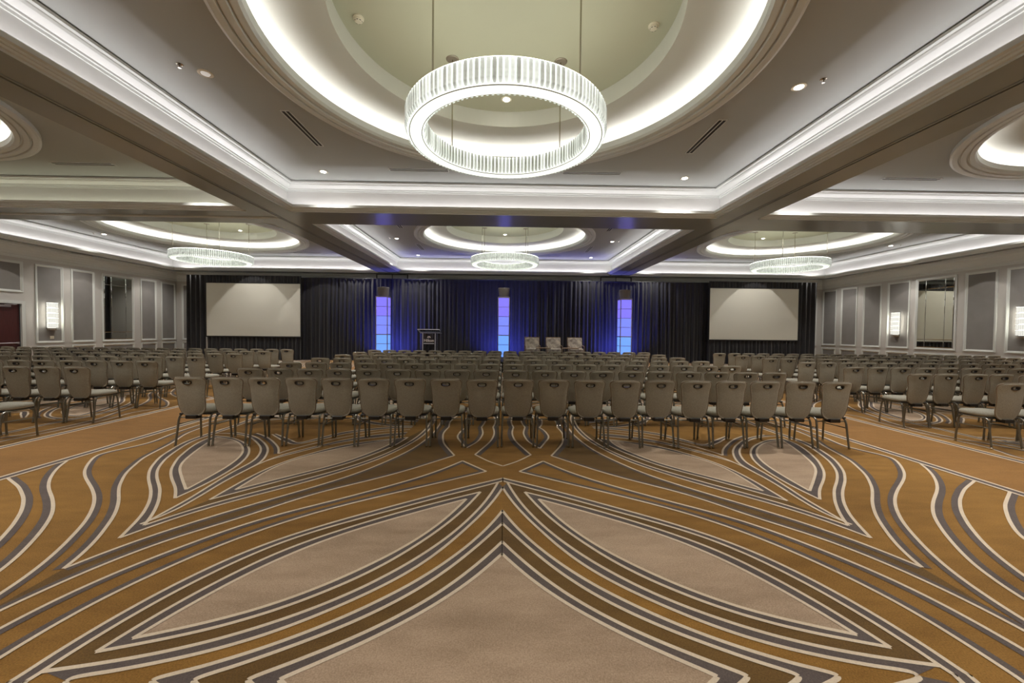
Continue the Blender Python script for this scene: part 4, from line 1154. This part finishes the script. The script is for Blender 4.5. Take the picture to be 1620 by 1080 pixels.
# ------------------------------------------------------------------ lectern
def lectern():
    x, y = -2.92, 15.75
    o = empty('acrylic_lectern', (x, y, STG))
    tag(o, 'clear acrylic lectern with a white hotel logo on the stage', 'lectern')
    H = 1.08
    MB().bevbox(-.36, .36, -.24, .24, 0, .025, .006).build('base', M['acrylic'], o)
    for s in (-1, 1):
        MB().bevbox(s * .24 - .012, s * .24 + .012, -.17, .20, .025, H, .003).build('side_panel', M['acrylic'], o)
        e = MB()
        e.box(s * .24 - .013, s * .24 + .013, -.174, -.168, .025, H)
        e.build('polished_edge', M['edge'], o)
    fp = MB().bevbox(-.228, .228, -.165, -.150, .025, H - .02, .003).build('front_panel', M['acrylic_dark'], o)
    MB().bevbox(-.226, .226, -.14, .18, .66, .675, .003).build('shelf', M['acrylic'], o)
    MB().box(-.20, .20, -.176, -.168, .655, .680).build('shelf_edge', M['edge'], o)
    # sloped reading top, high edge towards the audience
    t = MB()
    vs = [(-.42, -.27, 1.20), (.42, -.27, 1.20), (.42, .27, 1.05), (-.42, .27, 1.05)]
    vs2 = [(a, b, c + .022) for a, b, c in vs]
    t.add(vs + vs2, [(3, 2, 1, 0), (4, 5, 6, 7), (0, 1, 5, 4), (1, 2, 6, 5), (2, 3, 7, 6), (3, 0, 4, 7)])
    rt = t.build('reading_top', M['acrylic'], o)
    e = MB().box(-.42, .42, -.274, -.268, 1.198, 1.226)
    e.tube([(-.42, -.27, 1.212), (-.42, .27, 1.062)], .010, 6).tube([(.42, -.27, 1.212), (.42, .27, 1.062)], .010, 6).tube([(-.42, .27, 1.062), (.42, .27, 1.062)], .010, 6)
    e.build('top_edge', M['edge'], rt)
    # lettering and emblem on the front
    cu = bpy.data.curves.new('lettering', 'FONT')
    cu.body = 'Hilton'
    cu.size = .155
    cu.align_x = 'CENTER'
    cu.extrude = .002
    cu.offset = .003
    tmp = bpy.data.objects.new('lettering', cu)
    COL.objects.link(tmp)
    bpy.context.view_layer.update()
    me = bpy.data.meshes.new_from_object(tmp.evaluated_get(bpy.context.evaluated_depsgraph_get()))
    bpy.data.objects.remove(tmp)
    me.materials.clear()
    me.materials.append(M['print'])
    b = link('lettering', me, fp, (0, -.180, .735))
    b.rotation_euler = (PI / 2, 0, 0)
    em = MB()
    for k, (r0, a0, a1, cx0) in enumerate(((.062, 20, 200, 0), (.045, -20, 190, .01), (.028, 0, 250, .015), (.05, 100, 200, -.012))):
        pts = []
        for i in range(14):
            a = math.radians(a0 + (a1 - a0) * i / 13)
            pts.append((cx0 + r0 * math.cos(a), -.180, .895 + r0 * .9 * math.sin(a)))
        em.tube(pts, .007, 5)
    em.build('emblem', M['print'], fp)
M['edge'] = mat('polished_acrylic_edge', srgb(226, 226, 240), .15, spec=.9)
M['print'] = mat('white_print', srgb(235, 228, 228), .5)
M['acrylic_dark'] = glass_mat('smoked_acrylic', (.8, .75, .78, 1), .45)
lectern()

# ------------------------------------------------------------------ stage armchairs and side tables
def armchair(x, y, label):
    o = empty('armchair', (x, y, STG + .002), 0)
    tag(o, label, 'armchair', 'armchairs on the stage')
    def cushion(x0, x1, y0, y1, z0, z1, b=.03):
        return MB().bevbox(x0, x1, y0, y1, z0, z1, b)
    cushion(-.30, .30, -.30, .20, .26, .44).build('seat_cushion', M['armfab'], o)
    bk = MB()
    vs = []
    for (x0, x1, z, ya, yb) in ((-.27, .27, .40, .12, .24), (-.305, .305, .46, .12, .25), (-.31, .31, .85, .20, .33), (-.29, .29, .90, .22, .33)):
        vs += [(x0, ya, z), (x1, ya, z), (x1, yb, z), (x0, yb, z)]
    fs = [(3, 2, 1, 0), (12, 13, 14, 15)]
    for k in range(3):
        for i in range(4):
            j = (i + 1) % 4
            fs.append((k * 4 + i, k * 4 + j, k * 4 + 4 + j, k * 4 + 4 + i))
    bk.add(vs, fs).build('backrest', M['armfab'], o)
    for s in (-1, 1):
        MB().tube([(s * .32, .31, 0), (s * .32, .26, .5), (s * .32, .33, .92)], .016, 6).build('back_post', M['wood'], o)
        MB().tube([(s * .32, -.30, 0), (s * .32, -.29, .55), (s * .32, .25, .58)], .016, 6).build('arm', M['wood'], o)
    MB().tube([(-.32, .33, .915), (.32, .33, .915)], .014, 6).build('top_rail', M['wood'], o)
    MB().box(-.30, .30, -.28, .24, .22, .26).build('seat_frame', M['wood'], o)
armchair(1.24, 17.5, 'mottled beige armchair on the stage, leftmost of three')
armchair(2.19, 17.5, 'mottled beige armchair on the stage, middle of three')
armchair(3.15, 17.5, 'mottled beige armchair on the stage, nearest the right blue column')
for x, lab in ((1.64, 'small low side table between the left and middle armchairs'), (2.80, 'small low side table between the middle and right armchairs')):
    o = empty('side_table', (x, 16.75, STG + .001))
    tag(o, lab, 'table', 'side tables on the stage')
    MB().bevbox(-.30, .30, -.26, .26, .47, .50, .006).build('table_top', M['wood'], o)
    for sx in (-1, 1):
        for sy in (-1, 1):
            MB().tube([(sx * .28, sy * .24, 0), (sx * .28, sy * .24, .47)], .012, 6).build('leg', M['alu'], o)

# ------------------------------------------------------------------ banquet chairs
def make_chair():
    o = empty('banquet_chair', (0, 0, 0))
    tag(o, 'x', 'chair')
    # seat cushion: stacked rounded-square rings
    def rsq(hx, hy, n=28, p=5.0):
        out = []
        for k in range(n):
            a = 2 * PI * k / n
            c, s = math.cos(a), math.sin(a)
            q = (abs(c) ** p + abs(s) ** p) ** (-1 / p)
            out.append((hx * c * q, hy * s * q))
        return out
    m = MB()
    rings = [(.190, .19, .432), (.222, .222, .440), (.228, .228, .462), (.222, .222, .485), (.195, .195, .500), (.12, .12, .507), (.04, .04, .509)]
    n = 28
    vs = []
    for hx, hy, z in rings:
        for (x, y) in rsq(hx, hy, n):
            back = 1 - .06 * max(0, -y / .23)
            vs.append((x * back, y * .95 + .022, z))
    fs = [tuple(reversed(range(n)))]
    for k in range(len(rings) - 1):
        for i in range(n):
            j = (i + 1) % n
            fs.append((k * n + i, k * n + j, (k + 1) * n + j, (k + 1) * n + i))
    fs.append(tuple(range((len(rings) - 1) * n, len(rings) * n)))
    m.add(vs, fs).build('seat', M['chair_fabric'], o, smooth=True)
    MB().bevbox(-.205, .205, -.20, .205, .418, .436, .006).build('seat_pan', M['chair_plastic'], o)
    # backrest with a hand hole
    Z0 = .412
    right = [(.0, .0), (.07, .0), (.115, .018), (.152, .06), (.172, .12), (.178, .20), (.183, .30), (.194, .40), (.206, .455), (.204, .49), (.188, .512), (.15, .522), (.08, .527), (0, .529)]
    oc = right + [(-x, z) for x, z in reversed(right[1:-1])]
    out = catmull([(x, 0, z) for x, z in oc], 3, closed=True)
    N = len(out)
    hz = .458
    hole = []
    for p in out:
        a = math.atan2((p.z - hz) * 1.0, p.x)
        c, s = math.cos(a), math.sin(a)
        q = (abs(c / .056) ** 3.2 + abs(s / .024) ** 3.2) ** (-1 / 3.2)
        hole.append(Vector((c * q, 0, hz + s * q)))
    def ymid(x, z):
        s_ = z / .53
        return -.222 - .07 * s_ - .03 * math.sin(PI * min(1, s_ * 1.1)) * .6 + .035 * (x / .2) ** 2 - (.03 * max(0, s_ - .75) / .25)
    T = [0, .08, .25, .45, .65, .85, .95, 1.0]
    m = MB()
    vs = []
    for side in (1, -1):
        for t in T:
            for i in range(N):
                p = hole[i].lerp(out[i], t)
                th = .021 * max(.25, (1 - abs(2 * t - 1) ** 5)) * (1 if t < .98 else .45)
                if t == 0: th = .009
                if t == 1.0: th = .006
                vs.append((p.x, ymid(p.x, p.z) + side * th, Z0 + p.z))
    K = len(T)
    fs = []
    for s_i in range(2):
        b0 = s_i * K * N
        for k in range(K - 1):
            for i in range(N):
                j = (i + 1) % N
                q = (b0 + k * N + i, b0 + k * N + j, b0 + (k + 1) * N + j, b0 + (k + 1) * N + i)
                fs.append(q if s_i == 1 else tuple(reversed(q)))
    b1 = K * N
    for i in range(N):
        j = (i + 1) % N
        fs.append(((K - 1) * N + i, (K - 1) * N + j, b1 + (K - 1) * N + j, b1 + (K - 1) * N + i))
        fs.append((i, b1 + i, b1 + j, j))
    bkr = m.add(vs, fs).build('backrest', M['chair_fabric'], o, smooth=True)
    MB().tube([(p.x * 1.01, ymid(p.x, p.z), Z0 + p.z) for p in out], .0085, 6, closed=True).build('edge_trim', M['chair_trim'], bkr, smooth=True)
    # grip: an oval collar through the hole
    h = MB()
    hp = [(1.06, .024), (1.12, .021), (.92, .019), (.88, -.019), (1.12, -.021), (1.06, -.024), (.80, -.022), (.78, .022)]
    vs = []
    ho = [hole[i] for i in range(0, N, 2)]
    for p in ho:
        for sc, dy in hp:
            x, z = p.x * sc, hz + (p.z - hz) * sc
            vs.append((x, ymid(x, z) + dy, Z0 + z))
    n = len(hp)
    fs = []
    for i in range(len(ho)):
        j = (i + 1) % len(ho)
        for k in range(n):
            l = (k + 1) % n
            fs.append((i * n + k, j * n + k, j * n + l, i * n + l))
    h.add(vs, fs).build('hand_grip', M['chair_plastic'], bkr, smooth=False)
    MB().bevbox(-.074, .074, -.262, -.15, .372, .420, .006).build('back_bracket', M['chair_plastic'], o)
    def glide(x, y, leg):
        MB().lathe([(.0145, .0), (.0165, .0), (.0165, .016), (.0145, .018)], x, y, 8).build('glide', M['chrome'], leg)
    # frame
    for s in (-1, 1):
        bl = [(s * .220, -.242, 0), (s * .215, -.212, .20), (s * .207, -.178, .390), (s * .200, -.135, .420)]
        lg = MB().tube(catmull(bl, 3), .0135, 6).build('leg', M['chair_metal'], o)
        glide(s * .220, -.242, lg)
        fl = [(s * .220, .218, 0), (s * .214, .205, .20), (s * .205, .182, .39), (s * .198, .145, .420)]
        lg = MB().tube(catmull(fl, 3), .0135, 6).build('leg', M['chair_metal'], o)
        glide(s * .220, .218, lg)
        MB().tube([(s * .199, -.15, .421), (s * .199, .16, .419)], .011, 6).build('side_rail', M['chair_metal'], o)
        MB().tube([(s * .210, -.195, .285), (s * .210, .198, .275)], .0075, 6).build('stretcher', M['chair_metal'], o)
    MB().tube([(-.206, -.180, .376), (.206, -.180, .376)], .0085, 6).build('cross_bar', M['chair_metal'], o)
    return o

proto = make_chair()
PITCH, ROW0, ROWS = .4885, 5.446 + .235, 1.2691
ROWW = ['row nearest the camera', 'second row from the camera', 'third row from the camera', 'fourth row from the camera', 'third row from the stage', 'second row from the stage', 'row nearest the stage']
spots = []
for r in range(7):
    y = ROW0 + r * ROWS
    for k in range(19):
        spots.append((-4.20 + k * PITCH, y, 'taupe banquet chair, middle block, %s, %s from left' % (ROWW[r], ORD[k]), 'chairs of the middle block'))
    for s, nm in ((-1, 'left'), (1, 'right')):
        lim = min(16.6, 1.30 * y + .75)
        k = 0
        while True:
            x = (6.58 if s < 0 else 6.69) + .42 + k * PITCH
            if x > lim: break
            spots.append((s * x - (0 if s < 0 else 0), y, 'taupe banquet chair, %s block, %s, %s from aisle' % (nm, ROWW[r], ORD[k]), 'chairs of the %s block' % nm))
            k += 1
print('chairs', len(spots))
rnd = random.Random(3)
for i, (x, y, lab, grp) in enumerate(spots):
    c = proto if i == 0 else copy_tree(proto)
    c.location = (x + rnd.uniform(-.002, .002), y + rnd.uniform(-.02, .02), .006)
    c.rotation_euler = (0, 0, rnd.uniform(-.007, .007))
    tag(c, lab, 'chair', grp)
